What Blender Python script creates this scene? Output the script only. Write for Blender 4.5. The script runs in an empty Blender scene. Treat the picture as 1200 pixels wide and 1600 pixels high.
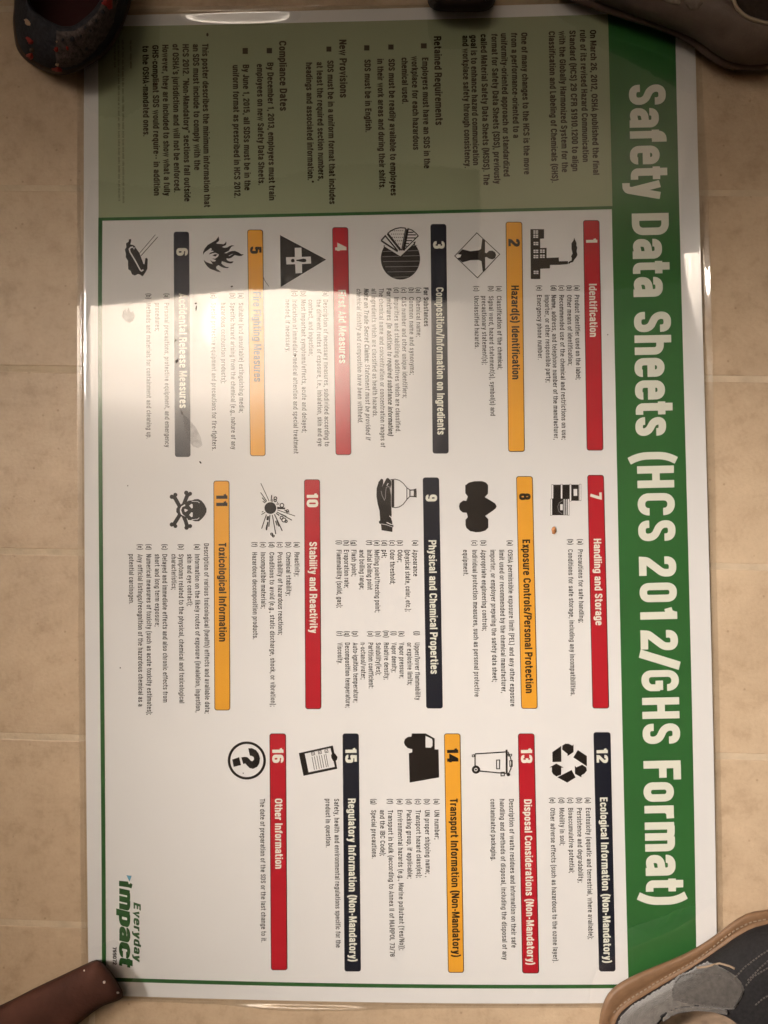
import bpy, bmesh, math, random
import numpy as np
from mathutils import Vector, Matrix
from mathutils.geometry import tessellate_polygon
from mathutils.bvhtree import BVHTree
random.seed(7)
rng = np.random.default_rng(7)
sc = bpy.context.scene
C = sc.collection

# ------------------------------------------------------------------ camera
F = 1300.0                                   # focal length for a 1200 x 1600 frame
CAMP = np.array([0.0, 0.0, 0.76])
RX, RY, RZ = 0.02359967, 0.0309016, -0.01237458
def rot(rx, ry, rz):
    cx, sx = math.cos(rx), math.sin(rx); cy, sy = math.cos(ry), math.sin(ry); cz, sz = math.cos(rz), math.sin(rz)
    return (np.array([[cz,-sz,0],[sz,cz,0],[0,0,1]]) @ np.array([[cy,0,sy],[0,1,0],[-sy,0,cy]])
            @ np.array([[1,0,0],[0,cx,-sx],[0,sx,cx]]))
RM = rot(RX, RY, RZ)
cam = bpy.data.cameras.new('camera')
cam.sensor_fit = 'VERTICAL'; cam.sensor_height = 24.0; cam.sensor_width = 18.0
cam.lens = F / 1600.0 * 24.0
cam.clip_start = 0.02; cam.clip_end = 50
camo = bpy.data.objects.new('camera', cam); C.objects.link(camo)
M4 = Matrix([list(RM[i]) + [CAMP[i]] for i in range(3)] + [[0,0,0,1]])
camo.matrix_world = M4
sc.camera = camo

# ------------------------------------------------------------------ world, lamps, exposure
world = bpy.data.worlds.new('World'); sc.world = world; world.use_nodes = True
bg = world.node_tree.nodes['Background']
bg.inputs[0].default_value = (1.0, 0.80, 0.62, 1); bg.inputs[1].default_value = 0.02
def area(name, loc, target, size, power, color, size_y=None, shape='RECTANGLE'):
    l = bpy.data.lights.new(name, 'AREA'); l.shape = shape; l.size = size
    if size_y or shape == 'RECTANGLE': l.size_y = size_y or size
    l.energy = power; l.color = color
    o = bpy.data.objects.new(name, l); C.objects.link(o); o.location = loc
    d = Vector(target) - Vector(loc)
    o.rotation_euler = d.to_track_quat('-Z', 'Y').to_euler()
    return o
WARM = (1.0, 0.80, 0.62)
# an uplighter close under the ceiling: its pool of light is what the laminate mirrors
area('uplighter_lamp', (-0.76, 0.80, 2.17), (-0.76, 0.80, 3.0), 1.15, 42, (1.0, .89, .79), 0.10)
# an added unseen light: the laminate's upper right mirrors the wall it brightens
area('added_wall_fill', (0.52, 0.42, 1.35), (0.52, 0.9, 1.50), 0.3, 2.3, (1.0, .90, .80), 0.3)
# unseen key spot high on the left, its cone shaped to leave the corners dim
sp = bpy.data.lights.new('key_spot', 'SPOT'); sp.energy = 600; sp.color = (1.0, .905, .825)
sp.spot_size = math.radians(26); sp.spot_blend = 1.0; sp.shadow_soft_size = 0.22
spo = bpy.data.objects.new('key_spot', sp); C.objects.link(spo); spo.location = (-1.80, 0.70, 2.0)
spo.rotation_euler = (Vector((0.40, -0.31, 0)) - spo.location).to_track_quat('-Z', 'Y').to_euler()
sc.view_settings.view_transform = 'Standard'; sc.view_settings.look = 'None'
sc.view_settings.gamma = 1.0; sc.view_settings.exposure = 0.0
sc.render.engine = 'CYCLES'
sc.cycles.max_bounces = 8; sc.cycles.transparent_max_bounces = 12
sc.cycles.diffuse_bounces = 3; sc.cycles.glossy_bounces = 4
sc.cycles.caustics_reflective = False; sc.cycles.caustics_refractive = False

# ------------------------------------------------------------------ photo point -> point at height z
def unproj(px, py, z):
    px = np.atleast_1d(np.asarray(px, float)); py = np.atleast_1d(np.asarray(py, float))
    z = np.broadcast_to(np.asarray(z, float), px.shape)
    d = np.stack([(px-600)/F, -(py-800)/F, -np.ones_like(px)], -1) @ RM.T
    t = (z - CAMP[2]) / d[:, 2]
    return CAMP + d * t[:, None]
def toimg(P):
    c = (np.atleast_2d(P) - CAMP) @ RM
    return 600 + F*c[:,0]/-c[:,2], 800 - F*c[:,1]/-c[:,2]

# gentle lie of the sheet on the tiles
def sheet_z(X, Y):
    z = 0.0016 + 0.00045*np.sin(9*X+1.3)*np.sin(7*Y+.4) + 0.0003*np.sin(21*X-13*Y+2) + 0.00016*np.sin(37*Y+11*X)
    px, py = toimg(np.stack([X, Y, np.zeros_like(X)], -1))
    # long right-hand and top margins lift a little from the floor
    spl = lambda q, w: w*np.logaddexp(0, np.clip(q/w, -40, 400))
    PX = .000585
    x0 = 1063 + 20*(np.abs(py-335)/165.)**2
    z = z + .40*PX*np.minimum(spl(px-x0, 2.5), 45)*np.exp(-((py-370)/200.)**4)
    z = z + .355*PX*np.minimum(spl(41.5-py-.0006*(px-372)**2, 2.0), 40)*np.exp(-((px-372)/100.)**6)
    b = np.clip((py-1548)/20, 0, 1.4)
    z = z + 0.0002*b**2*np.exp(-((px-480)/130.)**2)
    return z
def on_sheet(px, py, dz):
    px = np.asarray(px, float); py = np.asarray(py, float)
    z = np.full(px.shape, 0.0016)
    for _ in range(3):
        P = unproj(px, py, z + dz)
        z = sheet_z(P[:,0], P[:,1])
    P = unproj(px, py, z + dz)
    return P

# ------------------------------------------------------------------ object helpers
def mesh_obj(name, verts, faces, mats, parent=None, midx=None, smooth=False, label=None):
    me = bpy.data.meshes.new(name)
    me.from_pydata([tuple(v) for v in verts], [], faces)
    for m in (mats if isinstance(mats, (list, tuple)) else [mats]): me.materials.append(m)
    if midx is not None: me.polygons.foreach_set('material_index', midx)
    if smooth: me.polygons.foreach_set('use_smooth', [True]*len(me.polygons))
    me.update()
    o = bpy.data.objects.new(name, me); C.objects.link(o)
    if parent:
        o.parent = parent
        w = Matrix.Identity(4); q = parent
        while q: w = q.matrix_parent_inverse @ q.matrix_basis @ w; q = q.parent
        o.matrix_parent_inverse = w.inverted()
    if label: o['label'] = label
    return o
def thing(name, label, cat, loc, group=None):
    o = bpy.data.objects.new(name, None); C.objects.link(o); o.location = loc
    o.empty_display_size = .03
    o['label'] = label; o['category'] = cat
    if group: o['group'] = group
    return o
def tag(o, label, cat, group=None):
    o['label'] = label; o['category'] = cat
    if group: o['group'] = group
    return o

# ------------------------------------------------------------------ materials
def mat(name, col, rough=.6, spec=.3, noise=None, bump=None, sheen=0):
    """noise=(scale, amount[, detail]) colour mottling; bump=(scale, distance)"""
    m = bpy.data.materials.new(name); m.use_nodes = True
    nt = m.node_tree; b = nt.nodes['Principled BSDF']
    b.inputs['Base Color'].default_value = (*col, 1); b.inputs['Roughness'].default_value = rough
    b.inputs['Specular IOR Level'].default_value = spec
    if sheen: b.inputs['Sheen Weight'].default_value = sheen
    tc = nt.nodes.new('ShaderNodeTexCoord')
    if noise:
        n = nt.nodes.new('ShaderNodeTexNoise'); n.inputs['Scale'].default_value = noise[0]
        n.inputs['Detail'].default_value = noise[2] if len(noise) > 2 else 5
        nt.links.new(tc.outputs['Object'], n.inputs['Vector'])
        r = nt.nodes.new('ShaderNodeValToRGB'); a = noise[1]
        r.color_ramp.elements[0].position = .3; r.color_ramp.elements[1].position = .7
        r.color_ramp.elements[0].color = (*[c*(1-a) for c in col], 1)
        r.color_ramp.elements[1].color = (*[min(1, c*(1+a)) for c in col], 1)
        nt.links.new(n.outputs['Fac'], r.inputs['Fac']); nt.links.new(r.outputs['Color'], b.inputs['Base Color'])
    if bump:
        n = nt.nodes.new('ShaderNodeTexNoise'); n.inputs['Scale'].default_value = bump[0]; n.inputs['Detail'].default_value = 4
        nt.links.new(tc.outputs['Object'], n.inputs['Vector'])
        bp = nt.nodes.new('ShaderNodeBump'); bp.inputs['Distance'].default_value = bump[1]; bp.inputs['Strength'].default_value = 1
        nt.links.new(n.outputs['Fac'], bp.inputs['Height']); nt.links.new(bp.outputs['Normal'], b.inputs['Normal'])
    return m
INK_R = .55
PAPER = mat('paper_white', (.82, .81, .81), .6, .1, (6, .02))
PANEL = mat('ink_pale_green', (.335, .37, .235), INK_R, .1, (9, .03))
GREEN = mat('ink_green', (.030, .135, .034), INK_R, .1, (9, .08))
FRAME = mat('ink_frame_green', (.035, .12, .035), INK_R, .1)
RED = mat('ink_red', (.46, .012, .024), INK_R, .1, (9, .06))
YEL = mat('ink_yellow', (.80, .37, .035), INK_R, .1, (9, .04))
NAVY = mat('ink_navy', (.010, .012, .022), INK_R, .1)
BLACK = mat('ink_black', (.012, .009, .008), INK_R, .1)
PANELTXT = mat('ink_panel_text', (.030, .022, .010), INK_R, .1)
GREY = mat('ink_grey', (.28, .27, .26), INK_R, .1)
LOGO = mat('ink_logo_green', (.03, .10, .03), INK_R, .1)
BLUE = mat('ink_logo_blue', (.12, .35, .50), INK_R, .1)
TITLE = mat('ink_title_white', (.80, .80, .70), INK_R, .1)

def film_material():
    m = bpy.data.materials.new('laminate_film'); m.use_nodes = True; nt = m.node_tree
    nt.nodes.clear()
    out = nt.nodes.new('ShaderNodeOutputMaterial')
    tr = nt.nodes.new('ShaderNodeBsdfTransparent'); tr.inputs[0].default_value = (.97, .97, .96, 1)
    gl = nt.nodes.new('ShaderNodeBsdfGlossy'); gl.inputs['Roughness'].default_value = .01
    g2 = nt.nodes.new('ShaderNodeBsdfGlossy'); g2.inputs['Roughness'].default_value = .25
    fr = nt.nodes.new('ShaderNodeFresnel'); fr.inputs['IOR'].default_value = 1.52
    gb = nt.nodes.new('ShaderNodeNewGeometry'); ma = nt.nodes.new('ShaderNodeMath'); ma.operation = 'MULTIPLY_ADD'
    ma.inputs[1].default_value = 1/1.52-1.52; ma.inputs[2].default_value = 1.52      # same reflectance from either side
    nt.links.new(gb.outputs['Backfacing'], ma.inputs[0]); nt.links.new(ma.outputs[0], fr.inputs['IOR'])
    tc = nt.nodes.new('ShaderNodeTexCoord')
    n1 = nt.nodes.new('ShaderNodeTexNoise'); n1.inputs['Scale'].default_value = 260; n1.inputs['Detail'].default_value = 3
    n2 = nt.nodes.new('ShaderNodeTexNoise'); n2.inputs['Scale'].default_value = 38; n2.inputs['Detail'].default_value = 2
    nt.links.new(tc.outputs['Object'], n1.inputs['Vector']); nt.links.new(tc.outputs['Object'], n2.inputs['Vector'])
    b1 = nt.nodes.new('ShaderNodeBump'); b1.inputs['Distance'].default_value = .000008
    b2 = nt.nodes.new('ShaderNodeBump'); b2.inputs['Distance'].default_value = .000015
    nt.links.new(n1.outputs['Fac'], b1.inputs['Height']); nt.links.new(n2.outputs['Fac'], b2.inputs['Height'])
    nt.links.new(b2.outputs['Normal'], b1.inputs['Normal'])
    for g in (gl, g2, fr): nt.links.new(b1.outputs['Normal'], g.inputs['Normal'])
    mg = nt.nodes.new('ShaderNodeMixShader'); mg.inputs[0].default_value = .16
    nt.links.new(gl.outputs[0], mg.inputs[1]); nt.links.new(g2.outputs[0], mg.inputs[2])
    mx = nt.nodes.new('ShaderNodeMixShader')
    mul = nt.nodes.new('ShaderNodeMath'); mul.operation = 'MULTIPLY'; mul.inputs[1].default_value = 2.5
    nt.links.new(fr.outputs[0], mul.inputs[0]); nt.links.new(mul.outputs[0], mx.inputs[0])
    nt.links.new(tr.outputs[0], mx.inputs[1]); nt.links.new(mg.outputs[0], mx.inputs[2])
    nt.links.new(mx.outputs[0], out.inputs[0])
    return m
FILM = film_material()

def tile_material():
    m = bpy.data.materials.new('tile_stone'); m.use_nodes = True; nt = m.node_tree
    b = nt.nodes['Principled BSDF']; b.inputs['Roughness'].default_value = .42
    b.inputs['Specular IOR Level'].default_value = .35
    tc = nt.nodes.new('ShaderNodeTexCoord'); geo = nt.nodes.new('ShaderNodeNewGeometry')
    oi = nt.nodes.new('ShaderNodeObjectInfo')
    def noise(s, d, rough=.6):
        n = nt.nodes.new('ShaderNodeTexNoise'); n.inputs['Scale'].default_value = s; n.inputs['Detail'].default_value = d
        n.inputs['Roughness'].default_value = rough
        nt.links.new(geo.outputs['Position'], n.inputs['Vector']); return n
    def ramp(src, stops):
        r = nt.nodes.new('ShaderNodeValToRGB'); e = r.color_ramp.elements
        e[0].position, e[0].color = stops[0][0], (*stops[0][1], 1)
        e[1].position, e[1].color = stops[-1][0], (*stops[-1][1], 1)
        for p, c in stops[1:-1]:
            k = e.new(p); k.color = (*c, 1)
        nt.links.new(src.outputs['Fac'], r.inputs['Fac']); return r
    def mix(mode, fac, a, c):
        x = nt.nodes.new('ShaderNodeMixRGB'); x.blend_type = mode
        if isinstance(fac, float): x.inputs[0].default_value = fac
        else: nt.links.new(fac, x.inputs[0])
        nt.links.new(a, x.inputs[1]); nt.links.new(c, x.inputs[2]); return x.outputs[0]
    big = ramp(noise(5.5, 5), [(.3, (.42, .312, .208)), (.5, (.485, .365, .247)), (.72, (.55, .422, .29))])
    mid = ramp(noise(42, 6, .7), [(.30, (.66, .62, .57)), (.47, (.93, .92, .91)), (.6, (1, 1, 1)), (.75, (1.12, 1.12, 1.12))])
    fine = ramp(noise(330, 3), [(.25, (.84, .83, .82)), (.5, (1, 1, 1)), (.8, (1.04, 1.04, 1.03))])
    c = mix('MULTIPLY', .62, big.outputs[0], mid.outputs[0])
    c = mix('MULTIPLY', .45, c, fine.outputs[0])
    # a few darker pits
    v = nt.nodes.new('ShaderNodeTexVoronoi'); v.inputs['Scale'].default_value = 62
    nt.links.new(geo.outputs['Position'], v.inputs['Vector'])
    pr = nt.nodes.new('ShaderNodeValToRGB'); pr.color_ramp.elements[0].position = .03; pr.color_ramp.elements[0].color = (.45, .38, .32, 1)
    pr.color_ramp.elements[1].position = .09; pr.color_ramp.elements[1].color = (1, 1, 1, 1)
    nt.links.new(v.outputs['Distance'], pr.inputs['Fac'])
    c = mix('MULTIPLY', .55, c, pr.outputs[0])
    nt.links.new(c, b.inputs['Base Color'])
    hn = noise(85, 5, .65)
    bp = nt.nodes.new('ShaderNodeBump'); bp.inputs['Distance'].default_value = .0008
    nt.links.new(hn.outputs['Fac'], bp.inputs['Height'])
    h2 = noise(14, 3); b2 = nt.nodes.new('ShaderNodeBump'); b2.inputs['Distance'].default_value = .002
    nt.links.new(h2.outputs['Fac'], b2.inputs['Height']); nt.links.new(b2.outputs['Normal'], bp.inputs['Normal'])
    nt.links.new(bp.outputs['Normal'], b.inputs['Normal'])
    return m
TILE = tile_material()
GROUT = mat('grout', (.50, .40, .285), .85, .2, (60, .10), (400, .0004))
CEIL = mat('ceiling_white', (.80, .77, .72), .9, .1)
WALLM = mat('wall_paint', (.55, .47, .38), .8, .1, (3, .05))

# ------------------------------------------------------------------ room
def plane_obj(name, pts, m):
    o = mesh_obj(name, pts, [tuple(range(len(pts)))], m); o['kind'] = 'structure'; return o
E_ = unproj([340], [462], 0)[0]
YC = E_[1]*(1+2.4/CAMP[2]) - 0.0
plane_obj('ceiling', [(-4,-4.5,2.4),(-4,YC,2.4),(4,YC,2.4),(4,-4.5,2.4)], CEIL)
plane_obj('wall', [(-4,YC,-.002),(4,YC,-.002),(4,YC,2.4),(-4,YC,2.4)], WALLM)

ZK = 1.34; YK = E_[1]*(1+ZK/CAMP[2]); XK = unproj([742], [440], 0)[0][0]*(1+ZK/CAMP[2])
def box(name, x0, x1, y0, y1, z0, z1, m):
    v = [(x, y, z) for z in (z0, z1) for y in (y0, y1) for x in (x0, x1)]
    return mesh_obj(name, v, [(0,2,3,1),(4,5,7,6),(0,1,5,4),(1,3,7,5),(3,2,6,7),(2,0,4,6)], m)
kc = box('blocker_slab', -1.35, XK, YK, YC-.002, ZK, ZK+.04, mat('blocker_dark_brown', (.035, .022, .015), .6, .2, (8, .25))); kc['kind'] = 'structure'  # added unseen slab: shades the poster's top and cuts off the mirrored glare
print('YC', YC, 'YK', YK, 'XK', XK)
# floor: grout bed and single tiles
floor = mesh_obj('floor', [(-4,-4.5,-.0005),(4,-4.5,-.0005),(4,YC-.002,-.0005),(-4,YC-.002,-.0005)], [(0,1,2,3)], GROUT)
floor['kind'] = 'structure'
gl = unproj([60, 60, 1160, 1160], [577, 1153, 590, 1187], 0)
tdir = ((gl[2]-gl[0]) + (gl[3]-gl[1])); tdir /= np.linalg.norm(tdir)
tang = math.atan2(tdir[1], tdir[0])
nrm = np.array([-tdir[1], tdir[0], 0])
rows_y = sorted([float(g @ nrm) for g in unproj([60, 60, 60, 60, 1160, 1160, 1160, 1160], [577, 862, 1153, 1440, 300, 590, 889, 1187], 0)])
offs = [float(g @ nrm) for g in unproj([60]*4 + [1160]*5, [577, 862, 1153, 1440, 300, 590, 889, 1187, 1480], 0)]
ks = [0, -1, -2, -3, 1, 0, -1, -2, -3]
A = np.c_[np.ones(9), ks]; sol, *_ = np.linalg.lstsq(A, np.array(offs), rcond=None)
Y0, PITCH = sol
TW = PITCH*3.06; GAP = .0052
x170 = float(unproj([186], [60], 0)[0] @ tdir)
def tile_mesh(w, h):
    bm = bmesh.new(); c = .0012; r = .0006; t = .0
    outer = [(-w/2,-h/2),(w/2,-h/2),(w/2,h/2),(-w/2,h/2)]
    lo = [bm.verts.new((x, y, -.0014)) for x, y in outer]
    md = [bm.verts.new((x, y, -r)) for x, y in outer]
    mid = [bm.verts.new((x*(1-2*c*.35/w), y*(1-2*c*.35/h), -r*.35)) for x, y in outer]
    hi = [bm.verts.new((x*(1-2*c/w), y*(1-2*c/h), 0)) for x, y in outer]
    for a, b in ((lo, mid), (mid, hi)):
        for i in range(4): bm.faces.new((a[i], a[(i+1)%4], b[(i+1)%4], b[i]))
    bm.faces.new(hi)
    for v in md: bm.verts.remove(v)
    me = bpy.data.meshes.new('tile'); bm.to_mesh(me); bm.free(); me.materials.append(TILE)
    return me
tm = tile_mesh(TW-GAP, PITCH-GAP)
ncol = 7
for k in range(-13, 6):
    for j in range(-3, 4):
        u = x170 + TW*(j+.5); v = Y0 + PITCH*(k+.5)
        c = tdir*u + nrm*v
        if c[1] > YC-.12 or abs(c[0]) > 2.2: continue
        o = bpy.data.objects.new('tile', tm); C.objects.link(o); o.parent = floor
        o.location = (c[0], c[1], random.uniform(-.0001, .0001)); o.rotation_euler = (random.uniform(-.0003,.0003), random.uniform(-.0003,.0003), tang)

# ------------------------------------------------------------------ poster: sheet outlines
def interp(tab):
    t = np.array(tab, float)
    def f(v): return np.interp(v, t[:,0], t[:,1])
    return f
def smooth_interp(tab, deg=3):
    t = np.array(tab, float); c = np.polyfit((t[:,0]-800)/800, t[:,1], min(deg, len(t)-1))
    return lambda v: np.polyval(c, (np.asarray(v, float)-800)/800)
L_ = smooth_interp([(0,131),(130,131.5),(400,131),(770,131.5),(1000,133),(1200,135),(1500,138),(1556,138.5)])
R_ = smooth_interp([(0,1085),(70,1087),(300,1090),(500,1098),(700,1104),(850,1108),(1080,1113),(1300,1116),(1460,1120),(1566,1121.5)])
T_ = smooth_interp([(131,26),(200,23),(400,17),(600,13.5),(770,10),(850,7),(1087,-1)], 2)
B_ = smooth_interp([(139,1555),(200,1556),(400,1562),(600,1567),(800,1568),(940,1567),(1121,1564)], 3)
def coons(U, V, m=0.0, ml=None, mr=None, mt=None, mb=None):
    """U,V in 0..1 -> photo pixels inside the outline grown by margins"""
    ml = m if ml is None else ml; mr = m if mr is None else mr; mt = m if mt is None else mt; mb = m if mb is None else mb
    y = V; 
    xl = L_(T_(131) + V*(B_(139)-T_(131))) - ml; xr = R_(T_(1087)+V*(B_(1121)-T_(1087))) + mr
    xt0 = 131 + U*(1087-131); xb0 = 139 + U*(1121-139)
    yt = T_(xt0) - mt; yb = B_(xb0) + mb
    x = xl + U*(xr-xl)
    yy = yt + V*(yb-yt)
    return x, yy
def grid_sheet(name, nu, nv, dz, m, parent, us=None, vs=None, coon=None):
    us = np.linspace(0, 1, nu+1) if us is None else us; vs = np.linspace(0, 1, nv+1) if vs is None else vs
    U, V = np.meshgrid(us, vs); x, y = (coon or coons)(U.ravel(), V.ravel())
    P = on_sheet(x, y, 0)
    P[:,2] += dz(x, y) if callable(dz) else dz
    n = len(us); f = []
    for j in range(len(vs)-1):
        for i in range(n-1):
            a = j*n+i; f.append((a, a+n, a+n+1, a+1))
    return mesh_obj(name, P, f, m, parent, smooth=True)

cpos = unproj([625], [790], 0)[0]
poster = thing('safety_poster', 'large laminated green and white safety data sheets poster lying flat on the tiled floor', 'poster', tuple(cpos))
US = np.concatenate([np.linspace(0, .92, 76), np.linspace(.92, 1, 26)[1:]])
VS = np.concatenate([np.linspace(0, .06, 30), np.linspace(.06, .97, 120)[1:], np.linspace(.97, 1, 12)[1:]])
grid_sheet('paper_sheet', 0, 0, 0.0, PAPER, poster, US, VS)

# ------------------------------------------------------------------ flat print in photo coordinates
class Ink:
    def __init__(s): s.v = []; s.f = []; s.m = []; s.z = []
    def quadstrip(s, L, R, z, mi=0, closed=False):
        b = len(s.v); n = len(L)
        for i, (a, c) in enumerate(zip(L, R)): s.v += [a, c]; s.z += [z+i*6e-7, z+i*6e-7]
        for i in range(n if closed else n-1):
            j = (i+1) % n
            s.f.append((b+2*i, b+2*i+1, b+2*j+1, b+2*j)); s.m.append(mi)
    def poly(s, pts, z, mi=0):
        b = len(s.v); s.v += list(pts); s.z += [z]*len(pts)
        for t in tessellate_polygon([[Vector((p[0], p[1], 0)) for p in pts]]):
            s.f.append(tuple(b+k for k in t)); s.m.append(mi)
    def line(s, pts, w, z, mi=0, closed=False):
        L, R = ribbon(np.array(pts, float), w/2, closed); s.quadstrip(L, R, z, mi, closed)
    def disc(s, x, y, rx, ry, z, mi=0, n=28):
        s.poly([(x+rx*math.cos(2*math.pi*i/n), y+ry*math.sin(2*math.pi*i/n)) for i in range(n)], z, mi)
    def ring(s, x, y, r, w, z, mi=0, n=48):
        s.line([(x+r*math.cos(2*math.pi*i/n), y+r*math.sin(2*math.pi*i/n)) for i in range(n)], w, z, mi, True)
    def build(s, name, mats, parent, label=None):
        v = np.array(s.v, float)
        P = on_sheet(v[:,0], v[:,1], np.array(s.z))
        # face up
        f2 = []
        for f in s.f:
            a, b, c = P[f[0]], P[f[1]], P[f[2]]
            nz = (b[0]-a[0])*(c[1]-a[1]) - (b[1]-a[1])*(c[0]-a[0])
            f2.append(f if nz > 0 else tuple(reversed(f)))
        return mesh_obj(name, P, f2, mats, parent, s.m, label=label)
def ribbon(p, h, closed=False):
    n = len(p); L = []; R = []
    for i in range(n):
        if closed: a = p[i-1]; c = p[(i+1) % n]
        else: a = p[max(i-1, 0)]; c = p[min(i+1, n-1)]
        b = p[i]
        d1 = b-a; d2 = c-b
        l1 = np.hypot(*d1); l2 = np.hypot(*d2)
        if l1 < 1e-9: d1 = d2; l1 = l2
        if l2 < 1e-9: d2 = d1; l2 = l1
        d1 = d1/l1; d2 = d2/l2
        n1 = np.array([-d1[1], d1[0]]); n2 = np.array([-d2[1], d2[0]])
        m = n1+n2; lm = np.hypot(*m)
        m = n1 if lm < .2 else m/lm
        k = min(1/max(m@n1, .35), 2.2)
        L.append(tuple(b+m*h*k)); R.append(tuple(b-m*h*k))
    return L, R
def fillet(pts, closed=False, seg=5):
    out = []; n = len(pts)
    for i, p in enumerate(pts):
        q = np.array(p[:2], float)
        if len(p) < 3 or p[2] == 0 or (not closed and i in (0, n-1)): out.append(q); continue
        a = np.array(pts[i-1][:2], float); c = np.array(pts[(i+1) % n][:2], float)
        d1 = a-q; d2 = c-q; l1 = np.hypot(*d1); l2 = np.hypot(*d2)
        r = min(p[2], l1*.5 if (len(pts[i-1]) > 2) else l1*.95, l2*.5 if len(pts[(i+1) % n]) > 2 else l2*.95)
        s = q+d1/l1*r; e = q+d2/l2*r
        k = .35
        for t in np.linspace(0, 1, seg):
            w = 1-t
            # cubic pulled towards the corner for a squarish bowl
            c1 = s+(q-s)*.6; c2 = e+(q-e)*.6
            out.append(w**3*s+3*w*w*t*c1+3*w*t*t*c2+t**3*e)
    return np.array(out)

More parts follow.
